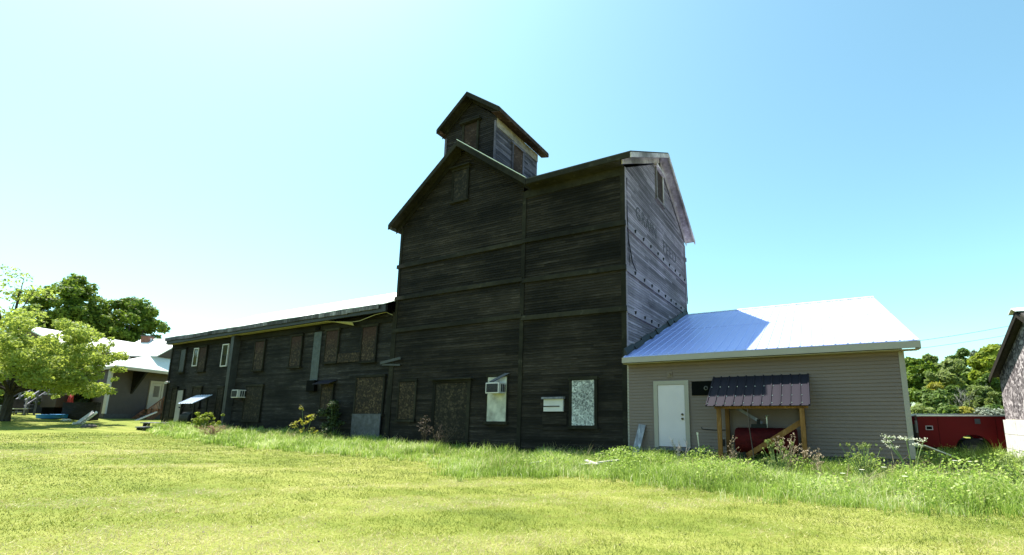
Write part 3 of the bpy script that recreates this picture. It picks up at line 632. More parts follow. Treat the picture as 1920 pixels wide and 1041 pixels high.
# lean-to over the tank
lt = thing('lean_to', 'small post and beam lean-to with ribbed violet brown metal roof against the beige shed', 'lean-to', (-1.6, 14.3, 0))
ribbed(lt, 'metal_roof', M['roof_purple'], -3.0, -.24, 13.62, 1.80, 14.93, 2.72, .252, (.07, .30, .62))
b = MB(); b.box(-2.78, -.30, 13.80, 13.84, 1.72, 1.84); b.build('beam', M['lumber'], lt)
for px_, y0, y1, zt in ((-2.69, 13.72, 13.81, 1.76), (-.50, 13.72, 13.81, 1.73), (-2.65, 14.82, 14.91, 2.6), (-.52, 14.82, 14.91, 2.6)):
    b = MB(); b.box(px_-.02, px_+.10, y0, y1, -.1, zt); b.build('post', M['lumber'], lt)
b = MB(); b.beam((-.46, 13.86, 1.38), (-1.95, 13.88, .42), .04, .14); b.build('brace', M['lumber'], lt)
b = MB(); b.beam((-2.3, 14.87, 1.75), (-1.6, 14.87, 1.30), .04, .09); b.build('brace', M['grey_wood'], lt)
b = MB()
for k in range(5): xx = -2.7+k*.58; b.beam((xx, 13.75, 1.83), (xx, 14.9, 2.63), .05, .09)
b.build('rafter', M['lumber'], lt)
# red tank
tk = thing('oil_tank', 'dull red oil tank lying in the shadow under the lean-to', 'tank', (-1.5, 14.4, 0))
b = MB(); pr = []; nseg = 24
for k in range(nseg):
    a = 2*math.pi*k/nseg; cx, cz = math.cos(a), math.sin(a); q = 2.6
    pr.append((math.copysign(abs(cx)**(2/q), cx)*.36, math.copysign(abs(cz)**(2/q), cz)*.36))
rings = []
for xx, s_ in ((-2.30, .85), (-2.27, .97), (-2.22, 1), (-.72, 1), (-.67, .97), (-.64, .85)):
    rings.append([(xx, 14.38+p[0]*s_, .82+p[1]*s_) for p in pr])
for A, B in zip(rings, rings[1:]):
    for k in range(nseg): b.face([A[k], B[k], B[(k+1) % nseg], A[(k+1) % nseg]])
b.face(rings[0]); b.face(list(reversed(rings[-1]))); b.build('tank_body', M['red_tank'], tk)
b = MB(); b.tube([(-1.65, 14.38, 1.17), (-1.65, 14.38, 1.42)], .05, 8); b.box(-1.85, -1.45, 14.28, 14.48, 1.17, 1.28); b.build('filler_cap', M['iron'], tk)
b = MB(); b.tube([(-1.42, 14.38, 1.17), (-1.42, 14.38, 1.5)], .015, 6); b.tube([(-1.45, 14.38, 1.5), (-1.36, 14.34, 1.53)], .022, 6); b.build('gauge', M['chrome'], tk)
for xx in (-2.05, -.9):
    b = MB(); b.box(xx-.04, xx+.04, 14.1, 14.66, 0, .50); b.build('leg', M['iron'], tk)

# ------------------------------------------------------------------ air conditioners
def ac(label, x0, x1, yf, z0, z1, yb=14.95, board=False):
    t = thing('air_conditioner', label, 'air conditioner', ((x0+x1)/2, yf, z0), 'window air conditioners sticking out of the dark walls')
    b = MB(); b.box(x0, x1, yf+.012, yb, z0, z1); b.build('case', M['white_frame'], t, bevel=.012)
    b = MB(); b.box(x0+.045, x1-.045, yf+.004, yf+.0118, z0+.045, z1-.045); g = b.build('grille', M['iron'], t)
    b = MB()
    for k in range(1, 9):
        zz = z0+.045+(z1-z0-.09)*k/9; b.box(x0+.045, x1-.045, yf, yf+.0035, zz-.004, zz+.004)
    for k in range(1, 12):
        xx = x0+.045+(x1-x0-.09)*k/12; b.box(xx-.003, xx+.003, yf-.003, yf-.0002, z0+.045, z1-.045)
    b.build('grille_wire', M['panel_grey'], g)
    b = MB()
    for k in range(3):
        ya_ = yf+.16+k*.11; b.box(x1+.001, x1+.008, ya_, ya_+.075, z0+.06, z1-.06)
    b.build('side_louver', M['iron'], t)
    return t
a1 = ac('small white window air conditioner on the wing beside the tall casing', -29.72, -29.12, 14.5, 2.49, 2.93)
b = MB(); b.beam((-29.2, 14.98, 2.2), (-29.4, 14.56, 2.48), .03, .03); b.build('bracket', M['rust_wood'], a1)
a2 = ac('larger white air conditioner in the pale panel on the grain elevator', -11.76, -11.12, 14.5, 2.37, 2.79)
b = MB(); b.hexa([(-11.75, 14.75, 2.83), (-11.55, 14.75, 2.83), (-11.0, 14.93, 3.13), (-11.2, 14.93, 3.13), (-11.75, 14.72, 2.86), (-11.55, 14.72, 2.86), (-10.9, 14.90, 3.17), (-11.15, 14.90, 3.17)]); tag(b.build('slanting_board', M['panel_grey']), 'dark narrow board slanting above the larger air conditioner', 'board')

# ------------------------------------------------------------------ little shelter and barrel grill at the wing
gs = thing('grill_shelter', 'low blue metal roofed shelter over the black grill at the wing', 'shelter', (-32.3, 14, G(-32.3, 14)))
ribbed(gs, 'metal_roof', M['roof_blue'], -33.15, -31.5, 13.55, 2.18, 14.42, 2.68, .27)
for xx, yy, zz in ((-33.05, 13.7, 2.2), (-31.65, 13.7, 2.2), (-33.05, 14.3, 2.5), (-31.65, 14.3, 2.5)):
    b = MB(); b.box(xx-.04, xx+.04, yy-.04, yy+.04, .5, zz); b.build('post', M['iron'], gs)
b = MB(); b.beam((-33.05, 13.7, 1.75), (-32.7, 13.7, 2.14), .04, .04); b.beam((-31.65, 13.7, 1.75), (-32.0, 13.7, 2.14), .04, .04); b.build('brace', M['iron'], gs)
gr = thing('barrel_grill', 'black barrel grill with hooked pipe standing in the blue roofed shelter', 'grill', (-32.4, 13.9, .75))
b = MB(); b.tube([(-32.95, 13.95, 1.35), (-32.93, 13.95, 1.35), (-31.95, 13.95, 1.35), (-31.93, 13.95, 1.35)], [.30, .36, .36, .30], 18); b.build('barrel', M['iron'], gr, smooth=False)
b = MB(); b.tube([(-33.02, 13.9, 1.30), (-33.25, 13.9, 1.30), (-33.32, 13.9, 1.38), (-33.32, 13.9, 1.58)], .045, 8); b.build('flue_pipe', M['iron'], gr)
for xx in (-32.8, -32.1):
    for yy in (13.75, 14.15):
        b = MB(); b.box(xx-.03, xx+.03, yy-.03, yy+.03, .55, 1.15); b.build('leg', M['iron'], gr)
# bench boards at the end of the weeds, leaning plank, fallen boards
def plank(name, label, cat, a, b_, wd, th, m, group=None, up=(0, 0, 1)):
    q = MB(); q.beam(a, b_, wd, th, up); return tag(q.build(name, m), label, cat, group)
bn = thing('plank_bench', 'low grey plank bench at the far left end of the wing', 'bench', (-34.6, 13.2, G(-34.6, 13.2)))
gz = G(-34.6, 13.3)
b = MB(); b.box(-36.4, -33.4, 13.2, 13.6, gz+.32, gz+.37); b.build('seat', M['grey_wood'], bn)
for xx in (-36.1, -33.7):
    b = MB(); b.box(xx-.05, xx+.05, 13.25, 13.55, gz-.05, gz+.32); b.build('leg', M['bark'], bn)
bn = thing('wooden_step', 'short dark wooden step on the lawn beside the plank bench', 'step', (-33.6, 12.2, G(-33.6, 12.2)))
gz = G(-33.4, 12.3)
b = MB(); b.box(-34.0, -32.9, 12.15, 12.5, gz+.14, gz+.20); b.build('tread', M['grey_wood'], bn)
for xx in (-33.9, -33.1):
    b = MB(); b.box(xx-.06, xx+.06, 12.2, 12.45, gz-.04, gz+.14); b.build('leg', M['bark'], bn)
plank('leaning_plank', 'grey blue split plank leaning on the shed corner beside the white door', 'plank', (-5.62, 14.55, 0), (-5.42, 14.93, 1.22), .24, .035, M['grey_wood'], up=(0, 1, 0))
plank('fallen_board', 'long bleached board lying in the weeds in front of the elevator corner', 'board', (-6.0, 11.6, .20), (-5.2, 12.35, .30), .16, .03, M['white_wood'])
plank('fallen_board', 'short bleached board lying left of the longer one in the weeds', 'board', (-7.45, 11.25, .20), (-7.05, 11.6, .27), .12, .03, M['white_wood'])
plank('fallen_board', 'bleached board crossing the end of the longer fallen board', 'board', (-6.05, 12.0, .28), (-5.55, 11.7, .22), .12, .03, M['white_wood'])
plank('fallen_board', 'pale board tilted against the shed end beside the red truck', 'board', (2.35, 15.2, .75), (3.1, 15.6, .42), .22, .03, M['white_wood'])
b = MB(); b.tube([(-3.35, 14.3, 0), (-3.42, 14.3, .95)], .02, 6); b.tube([(-3.42, 14.3, .95), (-3.42, 14.3, 1.02)], .03, 6, mi=0); tag(b.build('metal_stake', M['chrome']), 'thin metal stake standing between the white door and lean-to', 'stake')
b = MB(); b.tube([(-1.72, 13.55, 0), (-1.74, 13.55, .55), (-1.80, 13.55, 1.15), (-1.82, 13.55, 1.72)], [.018, .016, .014, .012], 6); tag(b.build('bare_stick', M['bark']), 'tall bare stick standing in front of the red tank', 'stick')

# ------------------------------------------------------------------ red service truck
tr = thing('service_truck', 'red service truck with a long side bin parked behind the beige shed', 'truck', (4.3, 19.9, 0))
b = MB(); x0, x1, y0, y1, z0, z1 = 2.88, 5.35, 18.95, 20.85, .50, 1.50
xc, rw = 4.30, .47; seg = 14
top = [(x0, z1), (x1, z1)]; arch = [(xc+rw*math.cos(a), .42+rw*math.sin(a)) for a in np.linspace(math.pi*.06, math.pi*.94, seg)]
side = [(x0, z0), (x0, z1), (x1, z1), (x1, z0)] + [(p[0], max(p[1], z0)) for p in arch]
def extr(mb, prof, ya_, yb_):
    mb.face([(p[0], ya_, p[1]) for p in prof]); mb.face([(p[0], yb_, p[1]) for p in reversed(prof)])
    n = len(prof)
    for k in range(n):
        a, c = prof[k], prof[(k+1) % n]; mb.face([(a[0], ya_, a[1]), (a[0], yb_, a[1]), (c[0], yb_, c[1]), (c[0], ya_, c[1])])
# convex pieces keep the arch clean
def bin_side(ya_, yb_):
    pts = [(x0, z0), (xc-rw, z0)]
    m_ = MB()
    m_.box(x0, xc-rw, ya_, yb_, z0, z1, .5); m_.box(xc+rw, x1, ya_, yb_, z0, z1, .5)
    aa = np.linspace(math.pi, 0, 13)
    for p, q in zip(aa, aa[1:]):
        xa, za = xc+rw*math.cos(p), max(.45+rw*math.sin(p), z0); xb, zb = xc+rw*math.cos(q), max(.45+rw*math.sin(q), z0)
        m_.hexa([(xa, ya_, za), (xb, ya_, zb), (xb, yb_, zb), (xa, yb_, za), (xa, ya_, z1), (xb, ya_, z1), (xb, yb_, z1), (xa, yb_, z1)], .5)
    return m_
bin_side(y0, y0+.45).build('side_bin', M['red_paint'], tr); bin_side(y1-.45, y1).build('side_bin', M['red_paint'], tr)
b = MB(); b.box(x0+.04, x1, y0+.451, y1-.451, .30, .75); b.box(x0+.02, x0+.08, y0+.45, y1-.45, .62, 1.2); b.build('bed', M['iron'], tr)
b = MB(); b.box(x0-.02, x1, y0-.02, y0+.47, z1+.001, z1+.045); b.build('top_rail', M['chrome'], tr)
b = MB(); b.box(x0-.02, x1, y1-.47, y1+.02, z1+.001, z1+.085); b.build('top_rail', M['chrome'], tr)
b = MB(); b.box(x0-.03, x0-.002, y0+.06, y0+.36, .95, 1.35); b.build('tail_lamp', M['white_frame'], tr)
b = MB(); b.box(x0+.55, x0+.555, y0-.008, y0-.001, .55, 1.46); b.box(xc+.62, xc+.625, y0-.008, y0-.001, .55, 1.46); b.build('door_gap', M['black'], tr)
b = MB(); b.box(x0+.20, x0+.40, y0-.012, y0-.001, 1.05, 1.19); lb = b.build('marker_plate', M['white_frame'], tr)
b = MB(); b.box(x0+.225, x0+.375, y0-.016, y0-.0125, 1.075, 1.165); b.build('plate_face', M['black'], lb)
b = MB(); b.box(xc+.10, xc+.24, y0-.02, y0-.001, 1.26, 1.42); b.build('latch', M['panel_grey'], tr)
b = MB(); b.box(x1-.26, x1-.06, y0-.016, y0-.001, 1.0, 1.10); b.build('latch', M['panel_grey'], tr)
for yy in (y0+.04, y1-.28):
    b = MB(); rr = []
    b.tube([(xc, yy, .40), (xc, yy+.03, .40), (xc, yy+.21, .40), (xc, yy+.24, .40)], [.33, .385, .385, .33], 24); wl = b.build('wheel', M['rubber'], tr)
    b = MB(); b.tube([(xc, yy-.006, .40), (xc, yy-.002, .40)], [.17, .2], 16); b.tube([(xc, yy-.03, .40), (xc, yy-.006, .40)], [.05, .07], 10); b.build('rim', M['concrete'], wl)
x1c = x1; x1 = x1+.45
b = MB(); b.box(x1+.05, x1+1.35, y0+.1, y1-.1, .55, 1.1); b.hexa([(x1+.05, y0+.12, 1.1), (x1+1.35, y0+.12, 1.1), (x1+1.35, y1-.12, 1.1), (x1+.05, y1-.12, 1.1), (x1+.12, y0+.25, 1.62), (x1+1.0, y0+.25, 1.62), (x1+1.0, y1-.25, 1.62), (x1+.12, y1-.25, 1.62)]); b.hexa([(x1+1.35, y0+.12, .55), (x1+2.4, y0+.15, .55), (x1+2.4, y1-.15, .55), (x1+1.35, y1-.12, .55), (x1+1.35, y0+.14, 1.12), (x1+2.35, y0+.2, 1.0), (x1+2.35, y1-.2, 1.0), (x1+1.35, y1-.14, 1.12)]); b.build('cab', M['red_paint'], tr, bevel=.04)
for yy in (y0+.08, y1-.32):
    b = MB(); b.tube([(x1+1.85, yy, .40), (x1+1.85, yy+.24, .40)], .385, 24); b.build('wheel', M['rubber'], tr)
x1 = x1c
b = MB(); b.box(x0-.12, x0-.04, y0+.1, y1-.1, .48, .62); b.build('bumper', M['chrome'], tr)

# ------------------------------------------------------------------ barn at the right edge
BX = 4.92; BYr = 18.0; BYc = 15.36; BYf = 12.75; ZE = 2.72; ZR = 4.24; OH = .18
bn = thing('osb_barn', 'small barn with rough chipboard gable on a white block foundation at the right edge', 'barn', (7.5, 15.7, 0))
b = MB(); b.hexa([(BX, BYf, 1.42), (11, BYf, 1.42), (11, BYr, 1.42), (BX, BYr, 1.42), (BX, BYf, 2.70), (11, BYf, 2.70), (11, BYr, 2.70), (BX, BYr, 2.70)])
b.hexa([(BX, BYf, 2.70), (11, BYf, 2.70), (11, BYr, 2.70), (BX, BYr, 2.70), (BX, BYc-.02, 4.08), (11, BYc-.02, 4.08), (11, BYc+.02, 4.08), (BX, BYc+.02, 4.08)]); b.build('wall', M['osb_grey'], bn)
b = MB()
for r_ in range(4):
    off = .2 if r_ % 2 else 0; yy = BYf-.03
    while yy < BYr+.02:
        y2 = min(yy+.78-off+random.uniform(-.1, .1), BYr+.03); b.box(BX-.05-random.uniform(0, .02), BX+.3, yy+.006, y2-.006, -.25+r_*.415, -.25+(r_+1)*.415-.012); yy = y2; off = 0
b.box(BX, 11, BYf, BYr, -.3, 1.41); b.build('foundation', M['found_white'], bn)
r = MB()
r.slab([(BX-OH, BYf-.2, ZE-.02), (11.3, BYf-.2, ZE-.02), (11.3, BYc, ZR), (BX-OH, BYc, ZR)], .05); r.slab([(BX-OH, BYc, ZR), (11.3, BYc, ZR), (11.3, BYr+.2, ZE), (BX-OH, BYr+.2, ZE)], .05)
brf = r.build('roof', M['roof_old'], bn)
b = MB()
for ye_, ze_ in ((BYf-.2, ZE-.02), (BYr+.2, ZE)):
    for xa, xb, ht, dz_ in ((BX-OH-.03, BX-OH+.01, .16, -.04),):
        b.hexa([(xa, ye_, ze_+dz_-ht), (xb, ye_, ze_+dz_-ht), (xb, BYc, ZR+dz_-ht), (xa, BYc, ZR+dz_-ht), (xa, ye_, ze_+dz_), (xb, ye_, ze_+dz_), (xb, BYc, ZR+dz_), (xa, BYc, ZR+dz_)])
b.build('rake_board', M['trim_dark'], brf)
b = MB()
for sg in (-1, 1):
    y2 = BYc+sg*.26; b.hexa([(BX-OH-.1, BYc, ZR+.02), (11.3, BYc, ZR+.02), (11.3, y2, ZR-.10), (BX-OH-.1, y2, ZR-.10), (BX-OH-.1, BYc, ZR+.04), (11.3, BYc, ZR+.04), (11.3, y2, ZR-.08), (BX-OH-.1, y2, ZR-.08)])
b.build('ridge_cap', M['roof_white'], brf)

# ------------------------------------------------------------------ depot house at the left
U = Vector((-.56, .83, 0)).normalized(); NB = Vector((-U.y, U.x, 0))           # along the door wall, and into the house
D0 = Vector((-45.3, 14.4, 0))
def dpt(t, n, z): return D0+U*t+NB*n+Vector((0, 0, z))
dh = thing('depot_house', 'taupe depot style house with wide white hipped roof and wooden door steps at left', 'house', (-49, 15.5, 1.3))
L1, L2 = 16, 6.0; NV = Vector((-.9995, .03, 0))
b = MB(); b.obox(dpt(0, 0, .4), U*L1, NV*L2, (0, 0, 4.4)); b.build('wall', M['stucco'], dh)
b = MB(); b.obox(dpt(-.03, -.03, .4), U*(L1+.06), NB*.05, (0, 0, 1.2)); b.obox(dpt(-.03, .02, .4), U*.05, NV*L2, (0, 0, 1.2)); b.build('foundation', M['concrete'], dh)
b = MB(); b.obox(dpt(-.05, -.05, 1.62), U*.16, NB*.05, (0, 0, 3.1)); b.obox(dpt(-.05, 0, 1.62), U*.05, NB*.14, (0, 0, 3.1)); b.build('corner_board', M['white_frame'], dh)
OV = .95
A_ = dpt(-OV, -OV, 4.97); C_ = A_+U*(L1+2*OV); B_ = A_+NV*(L2+1.2); D_ = C_+NV*(L2+1.2); R1 = A_+U*8.15+NV*3.6+Vector((0, 0, 2.85)); R2 = A_+U*13+NV*3.6+Vector((0, 0, 2.85))
def tri_slab(mb, pts, th):
    p = [Vector(q) for q in pts]; d = Vector((0, 0, -th)); n = len(p)
    mb.face(p); mb.face([q+d for q in reversed(p)])
    for k in range(n): mb.face([p[k]+d, p[(k+1) % n]+d, p[(k+1) % n], p[k]])
r = MB(); tri_slab(r, [A_, C_, R2, R1], .06); tri_slab(r, [B_, A_, R1], .06); tri_slab(r, [D_, B_, R1, R2], .06); tri_slab(r, [C_, D_, R2], .06)
rf = r.build('hipped_roof', M['roof_white'], dh)
b = MB()
for p, q in ((A_, C_), (A_, B_)):
    b.beam(p-Vector((0, 0, .15)), q-Vector((0, 0, .15)), .04, .17)
b.build('fascia', M['cream_paint'], rf)
b = MB(); b.face([A_-Vector((0, 0, .20)), B_-Vector((0, 0, .20)), D_-Vector((0, 0, .20)), C_-Vector((0, 0, .20))]); b.build('soffit', M['stucco'], rf)
for ta, tb in ((.40, .54), (.56, .70)):
    b = MB(); P0 = B_.lerp(R1, ta)+U*.25-NV*.25+Vector((0, 0, .10)); P1 = B_.lerp(R1, tb)+U*.25-NV*.25+Vector((0, 0, .10)); b.beam(P0, P1, .2, .09); b.build('snow_guard', M['iron'], rf)
b = MB(); c0 = survey(267, 38.3)+Vector((0, 0, 6.63)); b.obox(c0, U*.55, NB*.55, (0, 0, 1.42)); ch = b.build('chimney', M['brick'], rf)
b = MB(); b.obox(c0+Vector((0, 0, 1.421))-U*.05-NB*.05, U*.65, NB*.65, (0, 0, .1)); b.build('chimney_cap', M['concrete'], ch)
b = MB(); b.obox(c0+U*.2-NB*.02+Vector((0, 0, .6)), U*.18, NB*.018, (0, 0, .7)); b.build('flashing', M['white_frame'], ch)
# dormer
b = MB(); g0 = dpt(3.9, .15, 6.2); b.hexa([g0, g0+U*5, g0+U*5+NB*3, g0+NB*3, g0+U*2.4+Vector((0, 0, 1.6)), g0+U*2.6+Vector((0, 0, 1.6)), g0+U*2.6+NB*3+Vector((0, 0, 1.6)), g0+U*2.4+NB*3+Vector((0, 0, 1.6))]); dm = b.build('dormer', M['stucco'], dh)
b = MB(); ap = g0+U*2.5+Vector((0, 0, 1.75)); tri_slab(b, [g0-U*.4-NB*.4, ap-NB*.4, ap+NB*3, g0-U*.4+NB*3], .1); tri_slab(b, [ap-NB*.4, g0+U*5.4-NB*.4, g0+U*5.4+NB*3, ap+NB*3], .1); b.build('dormer_roof', M['roof_white'], dm)
b = MB(); b.obox(g0+U*2.0-NB*.06+Vector((0, 0, .35)), U*.9, NB*.05, (0, 0, .5)); b.build('dormer_window', M['white_frame'], dm)
# bracket under the eave
b = MB(); b.hexa([dpt(1.9, -.02, 3.1), dpt(2.05, -.02, 3.1), dpt(2.05, 0, 3.1), dpt(1.9, 0, 3.1), dpt(1.85, -.85, 4.75), dpt(2.1, -.85, 4.75), dpt(2.1, 0, 4.75), dpt(1.85, 0, 4.75)]); b.build('eave_bracket', M['trim_dark'], dh)
# door with blind
b = MB(); b.obox(dpt(3.75, -.05, 2.02), U*1.0, NB*.05, (0, 0, 2.0)); dr = b.build('door', M['cream_paint'], dh)
b = MB(); b.obox(dpt(3.55, -.07, 2.0), U*.19, NB*.07, (0, 0, 2.2)); b.obox(dpt(4.76, -.07, 2.0), U*.19, NB*.07, (0, 0, 2.2)); b.obox(dpt(3.74, -.07, 4.03), U*1.02, NB*.07, (0, 0, .17)); b.build('door_frame', M['cream_paint'], dr)
b = MB()
for k in range(11): b.obox(dpt(3.98, -.075, 2.95+k*.08), U*.55, NB*.02, (0, 0, .05))
b.build('door_blind', M['stucco'], dr)
# door steps
st = thing('door_steps', 'red brown wooden steps with railing rising to the house door', 'steps', tuple(dpt(3.5, -1, 1.0)))
b = MB(); b.obox(dpt(3.3, -1.3, 1.92), U*2.2, NB*1.25, (0, 0, .08)); b.build('deck', M['deck_red'], st)
b = MB()
for k in range(4): b.obox(dpt(3.0-k*.30, -1.3, 1.72-k*.2), U*.30, NB*1.2, (0, 0, .05))
b.build('tread', M['deck_red'], st)
for nn in (-1.32, -.12):
    b = MB(); b.beam(dpt(3.3, nn, 1.85), dpt(2.0, nn, 1.0), .05, .25); b.build('stringer', M['deck_red'], st)
b = MB()
for k in range(10):
    tt = 2.0+k*.14; zz = 1.02+(tt-2.0)*.65; b.obox(dpt(tt, -1.33, zz), U*.04, NB*.04, (0, 0, .88))
for k in range(12):
    tt = 3.35+k*.17; b.obox(dpt(tt, -1.33, 2.0), U*.05, NB*.04, (0, 0, .9))
b.build('baluster', M['deck_red'], st)
b = MB(); b.beam(dpt(1.95, -1.31, 1.93), dpt(3.35, -1.31, 2.86), .07, .07); b.beam(dpt(3.3, -1.31, 2.92), dpt(5.5, -1.31, 2.92), .07, .07); b.build('handrail', M['deck_red'], st)
for tt, zz in ((1.95, 1.95), (3.32, 2.95), (5.4, 2.95)):
    b = MB(); b.obox(dpt(tt, -1.36, .6), U*.09, NB*.09, (0, 0, zz-.6)); b.build('post', M['deck_red'], st)
# downspouts lying on the ground and slabs leaning on the wall
def dgz(t, n): p = dpt(t, n, 0); return G(p.x, p.y)
p0 = dpt(-.4, -2.2, 0); p1 = dpt(2.4, -1.6, 0)
b = MB(); b.beam((p0.x, p0.y, 1.06), (p1.x, p1.y, 1.75), .1, .08); tag(b.build('downspout', M['white_frame']), 'white downspout propped at an angle on the door steps', 'downspout')
p0 = dpt(.2, -2.3, 0); p1 = dpt(1.9, -2.0, 0)
b = MB(); b.beam((p0.x, p0.y, 1.03), (p1.x, p1.y, 1.05), .1, .08); tag(b.build('downspout', M['white_frame']), 'white downspout lying flat below the propped one', 'downspout')

# second house behind
h2 = thing('rear_house', 'dark house behind the depot with a plain white roof', 'house', (-54, 18, 1.5))
P1 = survey(105, 40.0); P2 = survey(235, 46.0); Q1 = survey(100, 44.6); Q2 = survey(270, 50.5)
ud = (P2-P1).normalized(); nd = ((Q1+Q2)/2-(P1+P2)/2); nd = (nd-ud*nd.dot(ud)); Lh = (P2-P1).length+6; ze_, zr_ = 7.56, 9.40
b = MB(); b.obox(P1+ud*.4+nd*.12+Vector((0, 0, .8)), ud*(Lh-1), nd*1.76, (0, 0, 6.55)); b.build('wall', plain('dark_slate_wall', (.03, .028, .034), .9), h2)
b = MB(); q0 = P1+Vector((0, 0, ze_)); rr = P1+nd+Vector((0, 0, zr_)); q1 = P1+nd*2+Vector((0, 0, ze_)); tri_slab(b, [q0, q0+ud*Lh, rr+ud*Lh, rr], .12); tri_slab(b, [rr, rr+ud*Lh, q1+ud*Lh, q1], .12); rf2 = b.build('roof', M['roof_white'], h2)
po = survey(226, 44.5)+Vector((0, 0, 7.45)); b = MB(); b.obox(po, ud*.55, nd.normalized()*.4, (0, 0, .5)); b.build('roof_patch', M['orange'], rf2)

# ------------------------------------------------------------------ trees
def leaves(center_r, n, size, seed, flat=.6):
    """leaf quads spread through many overlapping clumps: centres (k,3), radii (k,)"""
    rg = np.random.default_rng(seed); cen = np.array([c for c, _ in center_r]); rr = np.array([r_ for _, r_ in center_r])
    p = rr**2/np.sum(rr**2); idx = rg.choice(len(rr), n, p=p)
    d = rg.normal(size=(n, 3)); d /= np.linalg.norm(d, axis=1)[:, None]
    rad_ = rr[idx]*(.45+.6*rg.random(n)**.6)
    pos = cen[idx]+d*rad_[:, None]*np.array([1, 1, .8])
    nrm = d*.8+rg.normal(size=(n, 3))*.7+np.array([0, 0, flat]); nrm /= np.linalg.norm(nrm, axis=1)[:, None]
    a = np.cross(nrm, rg.normal(size=(n, 3))); a /= np.linalg.norm(a, axis=1)[:, None]; b_ = np.cross(nrm, a)
    s = size*(.6+.8*rg.random(n))[:, None]
    v = np.stack([pos-a*s, pos+b_*s*.6-nrm*s*.12, pos+a*s, pos-b_*s*.6-nrm*s*.12], 1)
    return v.reshape(-1, 3)
def crown_clumps(rx, ry, rz, z0, k, seed, lo=.22, hi=.36, shell=.75, droop=0):
    rg = np.random.default_rng(seed); out = []
    for i in range(k):
        d = rg.normal(size=3); d /= np.linalg.norm(d); t = shell+.35*(rg.random()-.5) if rg.random() < .8 else .35*rg.random()+.1
        if d[2] < -.55: d[2] *= .5
        c = np.array([d[0]*rx*t, d[1]*ry*t, z0+d[2]*rz*t-droop*(d[0]**2+d[1]**2)*rz])
        out.append((c, rg.uniform(lo, hi)*min(rx, rz)*1.0))
    return out
def limbs(clumps, trunk_h, r0, top, seed, maxn=14):
    rg = random.Random(seed); b = MB()
    b.tube([(0, 0, -.3), (rg.uniform(-.05, .05), 0, trunk_h*.5), (rg.uniform(-.1, .1), rg.uniform(-.1, .1), trunk_h), (rg.uniform(-.2, .2), rg.uniform(-.2, .2), top)], [r0*1.25, r0, r0*.85, r0*.2], 9)
    for c, r_ in clumps[:maxn]:
        s = Vector((0, 0, trunk_h*rg.uniform(.8, 1.15))); e = Vector(c); mid = s.lerp(e, .5)+Vector((rg.uniform(-.2, .2), rg.uniform(-.2, .2), (e-s).length*.12))
        b.tube([s, mid, e], [r0*.45, r0*.27, r0*.07], 6)
    return b
def make_tree(name, label, cat, loc, rx, rz, h, trunk_r, n, size, lm, seed, k=26, ry=None, group=None, bark='bark', trunk_h=None, lo=.22, hi=.36, droop=0, shell=.75):
    ry = ry or rx
    t = thing(name, label, cat, loc, group); z0 = h-rz
    cl = crown_clumps(rx, ry, rz, z0, k, seed, lo, hi, shell, droop)
    v = leaves(cl, n, size, seed)
    o = np_mesh('crown', v, 4, RNG.random(n), lm); o.parent = t
    tb = limbs(cl, trunk_h or max(.4, (h-2*rz)*1.0+.3*rz), trunk_r, z0+rz*.4, seed).build('trunk', M[bark]); tb.parent = t
    return t
def at_depth(px, z, dy=0):
    p = survey(px, z); return (p.x, p.y+dy, G(p.x, p.y+dy))
# tree on the lawn at left, light foliage, trunk in shade
nt_ = thing('lawn_tree', 'light green spreading tree with dark trunk standing on the lawn at left', 'tree', (-41.3, 9.1, G(-41.3, 9.1)))
cl = []
rg = np.random.default_rng(5)
for i in range(70):
    a = rg.uniform(0, 2*math.pi); q = math.sqrt(rg.random()); rx_ = 3.55*q
    z_ = rg.uniform(1.9, 6.2) if q > .6 else rg.uniform(2.8, 6.4)
    lim = 6.1-(q**2)*2.2
    z_ = min(z_, lim)
    if q > .75: z_ = rg.uniform(1.75, 4.2)
    cl.append((np.array([rx_*math.cos(a), rx_*math.sin(a), max(z_, 1.75)]), rg.uniform(.35, .85)))
for i in range(150):                               # ragged outer sprays
    a = rg.uniform(0, 2*math.pi); q = rg.uniform(.8, 1.22); z_ = rg.uniform(1.6, 5.2) if q > 1 else rg.uniform(1.9, 6.1)
    if q < 1: z_ = rg.uniform(4.6, 6.3)-(q**2)*1.2
    cl.append((np.array([3.55*q*math.cos(a), 3.55*q*math.sin(a), z_*(1-.12*(q > 1.05))]), rg.uniform(.14, .36)))
v = leaves(cl, 50000, .072, 3, .3); o = np_mesh('crown', v, 4, RNG.random(len(v)//4), M['leaf_light']); o.parent = nt_
b = limbs(cl, 1.7, .20, 5.6, 4, 22); b.tube([(-.1, -.2, -.2), (-.7, -.6, .9), (-1.6, -1.2, 2.2), (-2.6, -1.8, 3.6)], [.2, .17, .13, .06], 8); o = b.build('trunk', M['bark']); o.parent = nt_
